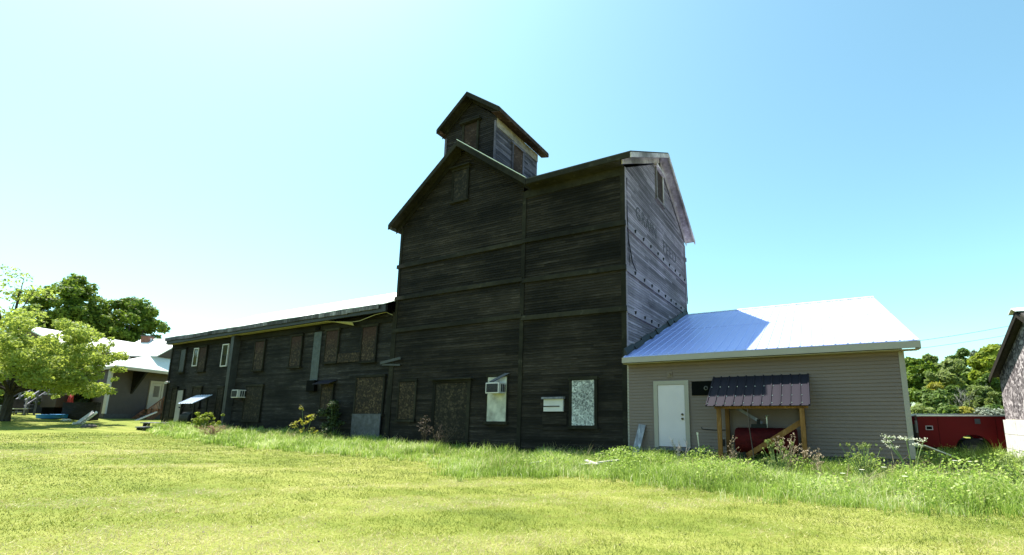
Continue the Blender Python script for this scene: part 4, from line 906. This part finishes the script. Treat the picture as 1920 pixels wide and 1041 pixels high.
# trees behind the houses
make_tree('maple_tree', 'tall dense green maple rising behind the lawn tree', 'tree', at_depth(102, 54), 4.3, 7.8, 17.6, .4, 30000, .19, M['leaf_maple'], 21, 190, lo=.12, hi=.25, shell=.75)
make_tree('maple_tree', 'round topped green maple behind the brick chimney', 'tree', at_depth(226, 57), 3.9, 7.0, 15.2, .4, 27000, .19, M['leaf_maple'], 22, 180, lo=.12, hi=.25, shell=.75)
make_tree('sparse_tree', 'thin airy tree at the extreme left edge behind the lawn tree', 'tree', at_depth(2, 46), 2.4, 4.6, 15.3, .22, 1500, .14, M['leaf_light'], 23, 26, lo=.2, hi=.4)
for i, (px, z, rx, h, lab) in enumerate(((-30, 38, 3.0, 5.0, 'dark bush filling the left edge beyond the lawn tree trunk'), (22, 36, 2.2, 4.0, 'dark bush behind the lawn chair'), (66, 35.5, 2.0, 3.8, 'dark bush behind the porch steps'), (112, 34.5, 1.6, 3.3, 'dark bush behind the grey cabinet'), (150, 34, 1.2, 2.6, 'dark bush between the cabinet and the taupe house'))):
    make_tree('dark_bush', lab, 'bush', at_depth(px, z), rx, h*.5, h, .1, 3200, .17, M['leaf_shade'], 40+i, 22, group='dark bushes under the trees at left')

# clutter in the yard at left
def yard(px, z): return at_depth(px, z*.83)
ps = thing('porch_steps', 'grey wooden porch steps with sloping rails under the lawn tree', 'steps', yard(72, 37))
bx, by, bz = yard(58, 36.5); ex, ey, ez = yard(98, 38.5)
a_ = Vector((bx, by, bz)); e_ = Vector((ex, ey, bz)); dd = (e_-a_); per = Vector((dd.y, -dd.x, 0)).normalized()*-.9
for k in range(5):
    b = MB(); p = a_+dd*(k/5); b.obox(p+Vector((0, 0, .15+.24*k)), dd/5.5, per, (0, 0, .06)); b.build('tread', M['grey_wood'], ps)
for off in (Vector((0, 0, 0)), per):
    b = MB(); b.beam(a_+off+Vector((0, 0, .95)), e_+off+Vector((0, 0, 2.1)), .08, .10); b.beam(a_+off+Vector((0, 0, .55)), e_+off+Vector((0, 0, 1.7)), .06, .08); b.build('handrail', M['grey_wood'], ps)
    for q in (.0, .45, .95):
        b = MB(); p = a_+off+dd*q; b.obox(p, (.08, 0, 0), (0, .08, 0), (0, 0, .95+1.15*q)); b.build('post', M['grey_wood'], ps)
cx, cy, cz = yard(104, 38)
cb_ = thing('grey_cabinet', 'grey brown cabinet with pale lid standing beside the porch steps', 'cabinet', (cx, cy, cz))
b = MB(); b.obox((cx-.5, cy-.3, cz+.55), (.95, .45, 0), (-.3, .6, 0), (0, 0, .85)); b.build('body', M['stucco'], cb_)
b = MB(); b.obox((cx-.54, cy-.33, cz+1.402), (1.03, .49, 0), (-.33, .66, 0), (0, 0, .07)); b.build('lid', M['white_frame'], cb_)
b = MB(); b.obox((cx-.4, cy-.2, cz), (.75, .35, 0), (-.2, .45, 0), (0, 0, .55)); b.build('base', M['black'], cb_)
for px, z, rr, lab in ((106.5, 35.5, .55, 'blue plastic paddling pool below the grey cabinet'), (129, 36.5, .50, 'blue plastic paddling pool on the right, half hidden behind the other pool')):
    x_, y_, z_ = yard(px, z); b = MB(); n = 22
    for k in range(n):
        a0, a1 = 2*math.pi*k/n, 2*math.pi*(k+1)/n
        def pp(r_, h_, a): return (x_+r_*math.cos(a), y_+r_*math.sin(a), z_+h_)
        b.face([pp(rr*.92, 0, a0), pp(rr*.92, 0, a1), pp(rr, .24, a1), pp(rr, .24, a0)]); b.face([pp(rr, .24, a0), pp(rr, .24, a1), pp(rr*.9, .25, a1), pp(rr*.9, .25, a0)]); b.face([pp(rr*.9, .25, a0), pp(rr*.9, .25, a1), pp(rr*.84, .04, a1), pp(rr*.84, .04, a0)]); b.face([pp(rr*.84, .04, a0), pp(rr*.84, .04, a1), (x_, y_, z_+.04)])
    tag(b.build('paddling_pool', M['pool_blue']), lab, 'pool', 'blue paddling pools on the grass')
x_, y_, z_ = yard(49, 36)
lc = thing('lawn_chair', 'low slatted lawn chair on the grass left of the porch steps', 'chair', (x_, y_, z_))
b = MB(); b.box(x_-.3, x_+.35, y_-.28, y_+.28, z_+.36, z_+.41); b.build('seat', M['white_frame'], lc)
b = MB(); b.beam((x_-.3, y_, z_+.4), (x_-.5, y_, z_+1.0), .5, .04, up=(1, 0, 0)); b.build('backrest', M['bark'], lc)
for sx in (-.28, .3):
    for sy in (-.24, .24):
        b = MB(); b.tube([(x_+sx, y_+sy, z_-.02), (x_+sx, y_+sy, z_+.38)], .02, 6); b.build('leg', M['bark'], lc)
x_, y_, z_ = yard(26, 37)
fb = thing('fire_bowl', 'flat grey topped planter box behind the lawn tree trunk', 'planter', (x_, y_, z_))
b = MB(); b.box(x_-.45, x_+.45, y_-.3, y_+.3, z_, z_+.45); b.build('box', M['iron'], fb)
b = MB(); b.box(x_-.5, x_+.5, y_-.35, y_+.35, z_+.451, z_+.50); b.build('rim', M['grey_wood'], fb)
x_, y_, z_ = yard(139, 38.5)
b = MB(); rgx = random.Random(3)
for i in range(5):
    b.hexa([(x_+rgx.uniform(-.1, .1)-.3+i*.12, y_+rgx.uniform(-.1, .1), z_+1.0), (x_-.15+i*.12, y_, z_+.95), (x_-.15+i*.12, y_+.1, z_+.95), (x_-.3+i*.12, y_+.1, z_+1.0), (x_-.3+i*.12, y_, z_+1.6-i*.05), (x_-.17+i*.12, y_-.03, z_+1.55-i*.08), (x_-.17+i*.12, y_+.1, z_+1.55), (x_-.3+i*.12, y_+.1, z_+1.6)])
b.hexa([(x_-.3, y_-.05, z_), (x_+.35, y_-.05, z_), (x_+.35, y_+.15, z_), (x_-.3, y_+.15, z_), (x_-.3, y_-.05, z_+1.0), (x_+.35, y_-.05, z_+.98), (x_+.35, y_+.15, z_+.98), (x_-.3, y_+.15, z_+1.0)])
tag(b.build('hanging_cloth', M['red_cloth']), 'red cloth draped on a stand right of the porch', 'cloth')
for px, z, lean, wd, lab, m_ in ((172.5, 33.2, .45, .34, 'white slab leaning on the taupe house wall, left one of two', 'white_frame'), (180.5, 33.4, .35, .24, 'narrow white slab leaning on the taupe house wall, right one of two', 'white_wood')):
    x_, y_, z_ = yard(px, z); b = MB(); b.beam((x_-.15, y_-.25, z_), (x_+lean*.7, y_+.25, z_+.72), wd*.8, .05, up=(0, 1, 0)); tag(b.build('leaning_slab', M[m_]), lab, 'slab', 'white slabs leaning on the taupe house')
x_, y_, z_ = yard(160, 36)
b = MB(); b.obox((x_-1.6, y_-.3, z_), U*.3, (2.2, .9, 0), (0, 0, 1.15)); tag(b.build('dark_sheet_wall', M['wall_green']), 'dark grey board fence panel beside the taupe house corner', 'fence')
for i, (px, z) in enumerate(((140.5, 35), (184, 31.5), (160, 33))):
    x_, y_, z_ = yard(px, z); cl_ = [(np.zeros(3), 1)]; b = MB(); n = 8; rr = [.26, .32, .2][i]
    ring = [[(x_+rr*s_*math.cos(a)*random.uniform(.8, 1.15), y_+rr*s_*math.sin(a)*random.uniform(.8, 1.1), z_+h_*rr) for a in np.linspace(0, 2*math.pi, n, endpoint=False)] for s_, h_ in ((.9, -.1), (1, .25), (.6, .55))]
    for A, B in zip(ring, ring[1:]):
        for k in range(n): b.face([A[k], A[(k+1) % n], B[(k+1) % n], B[k]])
    b.face(ring[-1]); tag(b.build('field_stone', M['white_wood'] if i != 1 else M['concrete']), ['pale stone beside the right paddling pool', 'grey stone below the taupe house corner', 'small pale stone on the lawn edge near the leaning slabs'][i], 'stone')

# hillside trees at right
HG = 'trees on the wooded slope behind the red truck'
def hill_tree(px, topy, z, wpx, rzf, lm, seed, lab, n=9000, name='hill_tree', size=None, k=46, low=None, **kw):
    x_, y_, z_ = at_depth(px, z); top = height_at(topy, z); st_ = 1/math.cos(math.atan((px-PPX)/FPX))
    rx = wpx/2*z/FPX/st_*1.05; h = max(top-z_, 1.0); rz = min(h*.5, rzf)
    return make_tree(name, lab, 'tree', (x_, y_, z_), rx, rz, h, max(.06, h*.018), n, size or (.0050*z), lm, seed, k, group=HG, lo=.2, hi=.36, **kw)
hill_tree(1742, 727, 34, 74, 3, M['leaf_deep'], 61, 'low round dark green tree just right of the shed end')
hill_tree(1722, 670, 50, 76, 6, M['leaf_maple'], 62, 'full dark green tree rising behind the shed corner')
hill_tree(1752, 661, 62, 52, 6, M['leaf_soft'], 63, 'pale soft green tree top behind the dark tree by the shed')
hill_tree(1801, 648, 64, 58, 6, M['leaf_deep'], 64, 'dome topped green tree standing highest in the middle of the slope')
hill_tree(1788, 672, 50, 74, 6, M['leaf_soft'], 65, 'feathery light green willow like tree in the middle of the slope', 6500)
hill_tree(1868, 638, 41, 104, 6, M['leaf_lime'], 66, 'bright yellow green maple beside the barn roof', 9000)
hill_tree(1741, 690, 43, 42, 3, M['leaf_soft'], 67, 'small grey green tree above the low round tree')
hill_tree(1750, 711, 39, 52, 3, M['leaf_gold'], 68, 'yellowish bush above and right of the low round tree')
hill_tree(1781, 720, 37, 44, 3, M['leaf_deep'], 69, 'dark upright bush left of the bare grey tree')
hill_tree(1831, 720, 35, 56, 3, M['leaf_soft'], 70, 'mid green bush right of the bare grey tree')
hill_tree(1852, 731, 34, 30, 3, M['leaf_soft'], 71, 'small soft green bush close to the barn wall', 2500)
hill_tree(1796, 761, 32, 70, 2, M['leaf_gold'], 72, 'low yellow green scrub above the truck rail', 3000)
hill_tree(1722, 757, 30, 60, 2, M['leaf_soft'], 82, 'low scrub in the gap between the shed end and the truck rail', 3000)
hill_tree(1755, 752, 33, 70, 2, M['leaf_deep'], 83, 'dark scrub above the left half of the truck rail', 3500)
hill_tree(1850, 757, 31, 60, 2, M['leaf_deep'], 84, 'dark scrub beside the pile of cut branches', 3000)
hill_tree(1832, 650, 82, 34, 5, M['leaf_silver'], 73, 'thin bluish tree top left of the bright maple', 900)
hill_tree(1878, 630, 78, 40, 6, M['leaf_silver'], 74, 'thin bluish tree top above the bright maple', 1000)
hill_tree(1768, 690, 56, 60, 6, M['leaf_lime'], 75, 'lime green tree low between the willow and the dark tree')
hill_tree(1826, 685, 56, 60, 6, M['leaf_maple'], 76, 'green tree in shade under the bright maple')
hill_tree(1856, 700, 38, 60, 4, M['leaf_deep'], 77, 'dark green tree low against the barn corner')
hill_tree(1700, 690, 60, 60, 6, M['leaf_deep'], 78, 'green tree mostly hidden behind the shed end')
hill_tree(1900, 660, 55, 80, 6, M['leaf_maple'], 79, 'green tree mostly hidden behind the barn roof')
# bare grey tree
x_, y_, z_ = at_depth(1808, 35)
t = thing('bare_tree', 'bare grey dead tree among the green bushes behind the truck', 'tree', (x_, y_, z_))
b = MB(); rg = random.Random(4)
def branch(p, d, L, r0, depth):
    e = p+d*L; m_ = p.lerp(e, .5)+Vector((rg.uniform(-1, 1), rg.uniform(-1, 1), 0))*L*.06; b.tube([p, m_, e], [r0, r0*.8, r0*.55], 5, cap=False)
    if depth:
        for _ in range(3): branch(p.lerp(e, rg.uniform(.45, 1)), (d+Vector((rg.uniform(-.8, .8), rg.uniform(-.8, .8), rg.uniform(-.1, .4)))).normalized(), L*rg.uniform(.5, .8), r0*.5, depth-1)
for dx in (-.15, .1): branch(Vector((0, 0, -.1)), Vector((dx, 0, 1)).normalized(), 1.6, .06, 4)
o = b.build('trunk', M['bark_grey']); o.parent = t
# cut branches in the truck bed
x_, y_ = 5.12, 20.1
v = leaves([(np.array([x_+random.uniform(-.24, .3), y_+random.uniform(-.2, .2), 1.55+random.uniform(0, .12)]), .16) for _ in range(14)], 900, .05, 9)
tag(np_mesh('branch_pile', v, 4, RNG.random(900), M['leaf_silver']), 'pale cut branches piled on top of the red truck bed', 'branches')

# power lines
def wire(label, y0, y1, z):
    a = survey(1560, z); e = survey(1990, z+6); za, zb = height_at(y0-(1725-1560)*(y1-y0)/165, z), height_at(y1+(1990-1890)*(y1-y0)/165, z+6)
    b = MB(); pts = []
    for k in range(13):
        q = k/12; p = a.lerp(e, q); pts.append((p.x, p.y, za+(zb-za)*q-.25*math.sin(math.pi*q)))
    b.tube(pts, .013, 5); tag(b.build('power_line', M['iron']), label, 'cable', 'overhead wires right of the shed roof')
wire('upper overhead wire running from the shed roof to the barn', 634, 609, 30); wire('lower thinner overhead wire running behind the barn', 649, 626, 34)

# ------------------------------------------------------------------ grass
EDGE = np.array([(-60, 14.6), (-36, 13.6), (-33, 12.5), (-29, 11.5), (-25.9, 10.8), (-21, 10.3), (-17, 10.7), (-13.8, 11.05), (-11.4, 11.2), (-9.6, 10.2), (-8.4, 9.35), (-7, 9.75), (-5.6, 10.8), (-4.1, 10.35), (-2.5, 9.9), (-1.2, 9.4), (0, 9.2), (1.1, 9.2), (2.6, 9.3), (8, 9.0), (30, 9)])
def edge_y(x): return np.interp(x, EDGE[:, 0], EDGE[:, 1])
def blades(pos, h, wd, lean, tone, m, name, seg=1, kind='stuff', bend=.5):
    n = len(pos); rg = np.random.default_rng(77+n)
    th = rg.random(n)*2*np.pi; side = np.stack([np.cos(th), np.sin(th), np.zeros(n)], 1)
    lth = rg.random(n)*2*np.pi; ld = np.stack([np.cos(lth), np.sin(lth), np.zeros(n)], 1)*lean[:, None]*h[:, None]
    up = np.array([0, 0, 1.0])
    if seg == 1:
        v = np.stack([pos-side*wd[:, None], pos+side*wd[:, None], pos+up*h[:, None]+ld], 1).reshape(-1, 3); o = np_mesh(name, v, 3, tone, m)
    else:
        p1 = pos+up*(h*.55)[:, None]+ld*.25; p2 = pos+up*(h*(1-.25*lean))[:, None]+ld
        w0 = side*wd[:, None]; w1 = w0*.75; w2 = w0*.12
        q1 = np.stack([pos-w0, pos+w0, p1+w1, p1-w1], 1); q2 = np.stack([p1-w1, p1+w1, p2+w2, p2-w2], 1)
        v = np.concatenate([q1, q2], 1).reshape(-1, 3); o = np_mesh(name, v, 4, np.repeat(tone, 2), m)
    o['kind'] = kind; return o
# mown lawn
n = 560000; rg = np.random.default_rng(5)
rr = 3.2+(34-3.2)*rg.random(n)**1.25; az = np.radians(-40+128*rg.random(n))
x = -np.sin(az)*rr; y = np.cos(az)*rr
ok = (y < edge_y(x)+.5) & (y > -2); x, y, rr = x[ok], y[ok], rr[ok]
def lawn_tone(x, y):
    a = vn(x, y, 3.1, 1)*.35+vn(x, y, 1.1, 2)*.3+vn(x, y, .22, 3)*.35
    u, v = x*.75+y*.66, -x*.66+y*.75                       # the mower's swaths
    hay = vn(u*.22, v, .85, 9)*.55+vn(x, y, 1.9, 10)*.3+vn(x, y, .3, 15)*.15
    return np.clip(.30+(a-.5)*1.5+np.clip(hay-.48, 0, 1)*3.0, 0, 1), hay
tn, hay = lawn_tone(x, y)
tone = np.clip(tn+rg.normal(0, .12, len(x)), .15, 1)
hh = (.014+.032*rg.random(len(x)))*(.55+.95*vn(x, y, .28, 4)); wd = .0012+.00034*rr
blades(np.stack([x, y, gh(x, y)-.004], 1), hh, wd, .3+1.1*rg.random(len(x)), tone, M['lawn'], 'lawn_grass')
# cut hay lying on the lawn and along the edge
n = 110000; rr = 3.2+(26-3.2)*rg.random(n)**1.2; az = np.radians(-40+118*rg.random(n)); x = -np.sin(az)*rr; y = np.cos(az)*rr
_, hay = lawn_tone(x, y); ed = edge_y(x)-y
ok = (ed > -.2) & ((rg.random(n) < np.clip((hay-.46)*4.5, 0, .95)) | (rg.random(n) < np.exp(-np.abs(ed)/.35)*.9))
x, y, rr = x[ok], y[ok], rr[ok]; k = len(x)
blades(np.stack([x, y, gh(x, y)+.008], 1), .010+.02*rg.random(k), .0010+.0003*rr, 1.5+4*rg.random(k), rg.random(k), M['hay'], 'cut_hay')
# tall grass between the mown edge and the walls, in tussocks
nc = 7600; cx_ = np.where(rg.random(nc) < .60, -9+15*rg.random(nc), -36+30*rg.random(nc)); dep = rg.random(nc)**.9
y0 = edge_y(cx_); yb = np.where(cx_ > 2.3, 18.6, 14.85); cy_ = y0+(yb-y0)*dep+.25*rg.normal(size=nc)*(dep < .15)
f = vn(cx_, cy_, 1.5, 12)*.6+vn(cx_, cy_, .5, 13)*.4
ok = (rg.random(nc) < .25+f*1.3) & ~((cx_ > 4.6) & (cy_ > 12.4)) & (cy_ < yb); cx_, cy_, f, dep = cx_[ok], cy_[ok], f[ok], dep[ok]; nc = len(cx_)
ch_ = (.15+.58*np.clip(f*1.6-.3, 0, 1)*(.4+.6*rg.random(nc)))*np.clip(.5+dep*2.4, .5, 1)*np.where(cx_ > 2.2, 1.25, np.where(cx_ > -5, 1.0, .9))
ct_ = np.clip(.42+(vn(cx_, cy_, 1.1, 14)-.5)*.6+rg.normal(0, .13, nc), 0, 1); cr_ = .05+.10*rg.random(nc)
per = 26; idx = np.repeat(np.arange(nc), per); k = len(idx)
x = cx_[idx]+rg.normal(size=k)*cr_[idx]; y = np.minimum(cy_[idx]+rg.normal(size=k)*cr_[idx], np.where(cx_[idx] > 2.3, 18.7, 14.9)); dist = np.hypot(x, y)
hh = ch_[idx]*(.45+.65*rg.random(k)); tone = np.clip(ct_[idx]+rg.normal(0, .17, k)+.45*(rg.random(k) < .10), 0, 1)
blades(np.stack([x, y, gh(x, y)-.01], 1), hh, .0016+.00034*dist, .12+.8*rg.random(k)**1.5, tone, M['tall'], 'tall_grass', 2)
# dead stems standing among the green
n = 5200; x = np.where(rg.random(n) < .55, -9+14*rg.random(n), -36+30*rg.random(n)); y0 = edge_y(x); y = y0+.1+(np.where(x > 2.3, 18.4, 14.8)-y0-.1)*rg.random(n)**.8; f = vn(x, y, 1.2, 41)
ok = (rg.random(n) < (f-.35)*2) & ~((x > 4.6) & (y > 12.4)); x, y, f = x[ok], y[ok], f[ok]; k = len(x)
blades(np.stack([x, y, gh(x, y)], 1), .25+.42*rg.random(k)*f*1.4, .0012+.00022*np.hypot(x, y), .2+.9*rg.random(k), np.clip(.3+.5*rg.random(k), 0, 1), M['hay'], 'dry_stems', 2)
# crumbs of earth and dead leaves on the lawn
n = 900; rr = 3.4+20*rg.random(n)**1.3; az = np.radians(-40+118*rg.random(n)); x = -np.sin(az)*rr; y = np.cos(az)*rr; ok = (y < edge_y(x)) & (vn(x, y, 1.6, 31) > .5); x, y, rr = x[ok], y[ok], rr[ok]; k = len(x)
p = np.stack([x, y, gh(x, y)+.03], 1); d = rg.normal(size=(k, 3))*.4+np.array([0, 0, 1]); d /= np.linalg.norm(d, axis=1)[:, None]; a = np.cross(d, rg.normal(size=(k, 3))); a /= np.linalg.norm(a, axis=1)[:, None]; bb = np.cross(d, a); s_ = (.010+.016*rg.random(k))[:, None]
o = np_mesh('leaf_litter', np.stack([p-a*s_, p+bb*s_*.6, p+a*s_, p-bb*s_*.6], 1).reshape(-1, 3), 4, RNG.random(k), M['dry_shade_litter']); o['kind'] = 'stuff'
# leafy weeds mixed in on the right
n = 60000; x = -7+12.5*rg.random(n); y0 = edge_y(x); y = y0+.3+(np.where(x > 2.3, 18.4, 14.6)-y0-.3)*rg.random(n); f = vn(x, y, .8, 22)
ok = (rg.random(n) < (f-.38)*1.6) & ~((x > 4.6) & (y > 12.4)); x, y, f = x[ok], y[ok], f[ok]; k = len(x)
z = gh(x, y)+(.06+.46*rg.random(k)*np.where(x > 2.2, 1.25, 1))*(.4+.85*f); d = rg.normal(size=(k, 3)); d[:, 2] += 1; d /= np.linalg.norm(d, axis=1)[:, None]
a = np.cross(d, rg.normal(size=(k, 3))); a /= np.linalg.norm(a, axis=1)[:, None]; bb = np.cross(d, a); s = (.018+.022*rg.random(k))[:, None]; p = np.stack([x, y, z], 1)
v = np.stack([p-a*s, p+bb*s*.55, p+a*s, p-bb*s*.55], 1).reshape(-1, 3)
o = np_mesh('leafy_weeds', v, 4, np.clip(.45+rg.normal(0, .2, k), 0, 1), M['tall']); o['kind'] = 'stuff'

# ------------------------------------------------------------------ single plants
def stalks(name, label, cat, x, y, n, h, spread, m, heads=None, seed=1, r0=.006, fork=3, head_r=.02, group=None):
    rg = random.Random(seed); z = G(x, y); t = thing(name, label, cat, (x, y, z), group); b = MB(); tips = []
    for i in range(n):
        a = rg.uniform(0, 2*math.pi); e = Vector((math.cos(a)*spread*rg.random(), math.sin(a)*spread*rg.random(), h*rg.uniform(.6, 1)))
        s = Vector((rg.uniform(-.08, .08), rg.uniform(-.08, .08), -.02)); m_ = s.lerp(e, .5)+Vector((rg.uniform(-.05, .05), rg.uniform(-.05, .05), .06)); b.tube([s, m_, e], [r0, r0*.8, r0*.45], 5, tone=rg.random(), cap=False); tips.append(e)
        for _ in range(fork):
            p = s.lerp(e, rg.uniform(.45, .95)); q = p+Vector((rg.uniform(-.14, .14), rg.uniform(-.14, .14), rg.uniform(.05, .2)))*h; b.tube([p, q], [r0*.6, r0*.3], 4, tone=rg.random(), cap=False); tips.append(q)
    o = b.build('stem', m); o.parent = t
    if heads:
        for i, q in enumerate(tips[:90]):
            o = np_mesh('seed_head', leaves([(np.array(q), head_r*1.3)], 9, head_r*.6, seed*100+i), 4, RNG.random(9), heads); o.parent = t
    return t
stalks('dry_weed', 'tall dry seed weeds in front of the lean-to brace', 'weed', -.75, 12.6, 16, 1.05, .5, M['dry'], M['dry'], 2, .007, 3, .026)
stalks('dry_weed', 'dry brown weed clump beside the right lean-to post', 'weed', -.15, 12.3, 9, .75, .35, M['dry'], M['dry'], 3, .006, 3, .024)
stalks('dry_weed', 'small dry weed standing left of the bare stick', 'weed', -2.25, 13.3, 4, .95, .15, M['dry'], M['dry'], 4, .008, 4, .02)
stalks('dead_shrub', 'small bare dead shrub in front of the white door', 'shrub', -3.75, 13.6, 9, .85, .42, M['bark_grey'], None, 5, .010, 5)
stalks('dry_weed', 'dry brown weeds in front of the wide boarded doorway', 'weed', -13.5, 14.0, 14, 1.05, .7, M['dry_shade_litter'], M['dry_shade_litter'], 6, .010, 3, .03)
stalks('dry_weed', 'shade-toned dry weed standing at the left jamb of the boarded doorway', 'weed', -14.6, 14.3, 8, 1.5, .35, M['dry_shade_litter'], M['dry_shade_litter'], 7, .010, 4, .035)
stalks('red_brush', 'low reddish dry brush in the weeds below the tall casing', 'weed', -26.2, 12.2, 40, .55, .75, M['dry_red'], M['dry_red'], 8, .008, 2, .03)
stalks('dry_weed', 'pale dry grass stems lying over the green weeds right of the lean-to', 'weed', .35, 11.0, 18, .55, .9, M['dry'], None, 9, .006, 1)
def leafy(name, label, cat, x, y, h, rx, n, size, lm, seed, k=14, stems=6, z0=None, cr=1.0):
    z = G(x, y); t = thing(name, label, cat, (x, y, z)); rg = np.random.default_rng(seed)
    cl = [(np.array([rg.normal()*rx*.45, rg.normal()*rx*.45, h*rg.uniform(z0 or .25, .95)]), rx*rg.uniform(.18, .34)*cr) for _ in range(k)]
    o = np_mesh('leaves', leaves(cl, n, size, seed), 4, RNG.random(n), lm); o.parent = t
    b = MB()
    for c, _ in cl[:stems]: b.tube([(0, 0, -.02), tuple(Vector(c)*.6), tuple(c)], [.012, .009, .004], 5)
    o = b.build('stem', M['stem']); o.parent = t; return t
leafy('green_bush', 'fresh green bush growing beside the black barrel grill', 'bush', -28.9, 13.0, 1.1, .7, 1500, .045, M['leaf_lime'], 31, 40, stems=20, cr=.5)
leafy('maple_sapling', 'thin sapling with bright yellow green leaves against the dark wing', 'sapling', -21.3, 13.6, 1.75, .62, 110, .075, M['leaf_gold'], 36, 9)
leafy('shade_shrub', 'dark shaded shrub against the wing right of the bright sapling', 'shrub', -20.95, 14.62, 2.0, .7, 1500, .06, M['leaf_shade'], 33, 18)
leafy('tall_weed', 'tall leafy green weed in front of the shed right of the lean-to', 'weed', .75, 12.1, 1.0, .42, 850, .022, M['leaf_soft'], 34, 46, stems=40, cr=.4)
leafy('tall_weed', 'leafy green weed in front of the leaning lean-to brace', 'weed', -1.05, 12.3, 1.0, .42, 800, .022, M['leaf_soft'], 35, 44, stems=40, cr=.4)
leafy('tall_weed', 'feathery pale weed at the right edge below the barn foundation', 'weed', 3.3, 11.6, .85, .55, 900, .022, M['leaf_soft'], 37, 50, stems=40, cr=.4)
# cow parsley like plant at the shed corner
x, y = 1.72, 12.55; z = G(x, y); t = thing('hogweed_plant', 'tall white flowering umbel plant at the right corner of the shed', 'plant', (x, y, z)); b = MB(); heads = []
rg = random.Random(12)
for i in range(7):
    heads.append([]); e = Vector((rg.uniform(-.42, .35), rg.uniform(-.25, .25), rg.uniform(.75, 1.1))); b.tube([(0, 0, 0), tuple(e*.5+Vector((0, 0, .12))), tuple(e)], [.014, .010, .006], 6)
    for _ in range(9):
        q = e+Vector((rg.uniform(-.13, .13), rg.uniform(-.13, .13), rg.uniform(.02, .08))); b.tube([tuple(e), tuple(q)], .003, 4, cap=False); heads[-1].append((np.array(q), .04))
o = b.build('stem', M['stem']); o.parent = t
for i, hd in enumerate(heads):
    o = np_mesh('flower_umbel', leaves(hd, 60, .013, 5+i), 4, RNG.random(60), M['flower']); o.parent = t
# daisies
spots = [(.62, 10.55, .52), (1.02, 10.9, .55), (1.28, 10.35, .45), (2.35, 11.9, .62), (2.62, 12.0, .6), (.30, 10.9, .4)]
labs = ['white daisy nearest below the umbel plant', 'white daisy a little above and right of the first daisies', 'white daisy lowest of the group at right', 'white daisy at the right edge below the foundation, left one', 'white daisy at the right edge below the foundation, right one', 'small white daisy left of the other daisies']
for (x, y, h), lab in zip(spots, labs):
    z = G(x, y); t = thing('daisy_flower', lab, 'flower', (x, y, z), 'white daisies in the tall grass')
    b = MB(); b.tube([(0, 0, 0), (.02, 0, h*.6), (0, 0, h)], .005, 5); o = b.build('stem', M['stem']); o.parent = t
    b = MB()
    for k in range(11):
        a = 2*math.pi*k/11; d = Vector((math.cos(a), math.sin(a), .15)); s_ = Vector((-math.sin(a), math.cos(a), 0))*.012
        c = Vector((0, -.01, h)); b.face([c+d*.01, c+d*.04-s_, c+d*.055, c+d*.04+s_])
    o = b.build('flower_head', M['flower']); o.parent = t
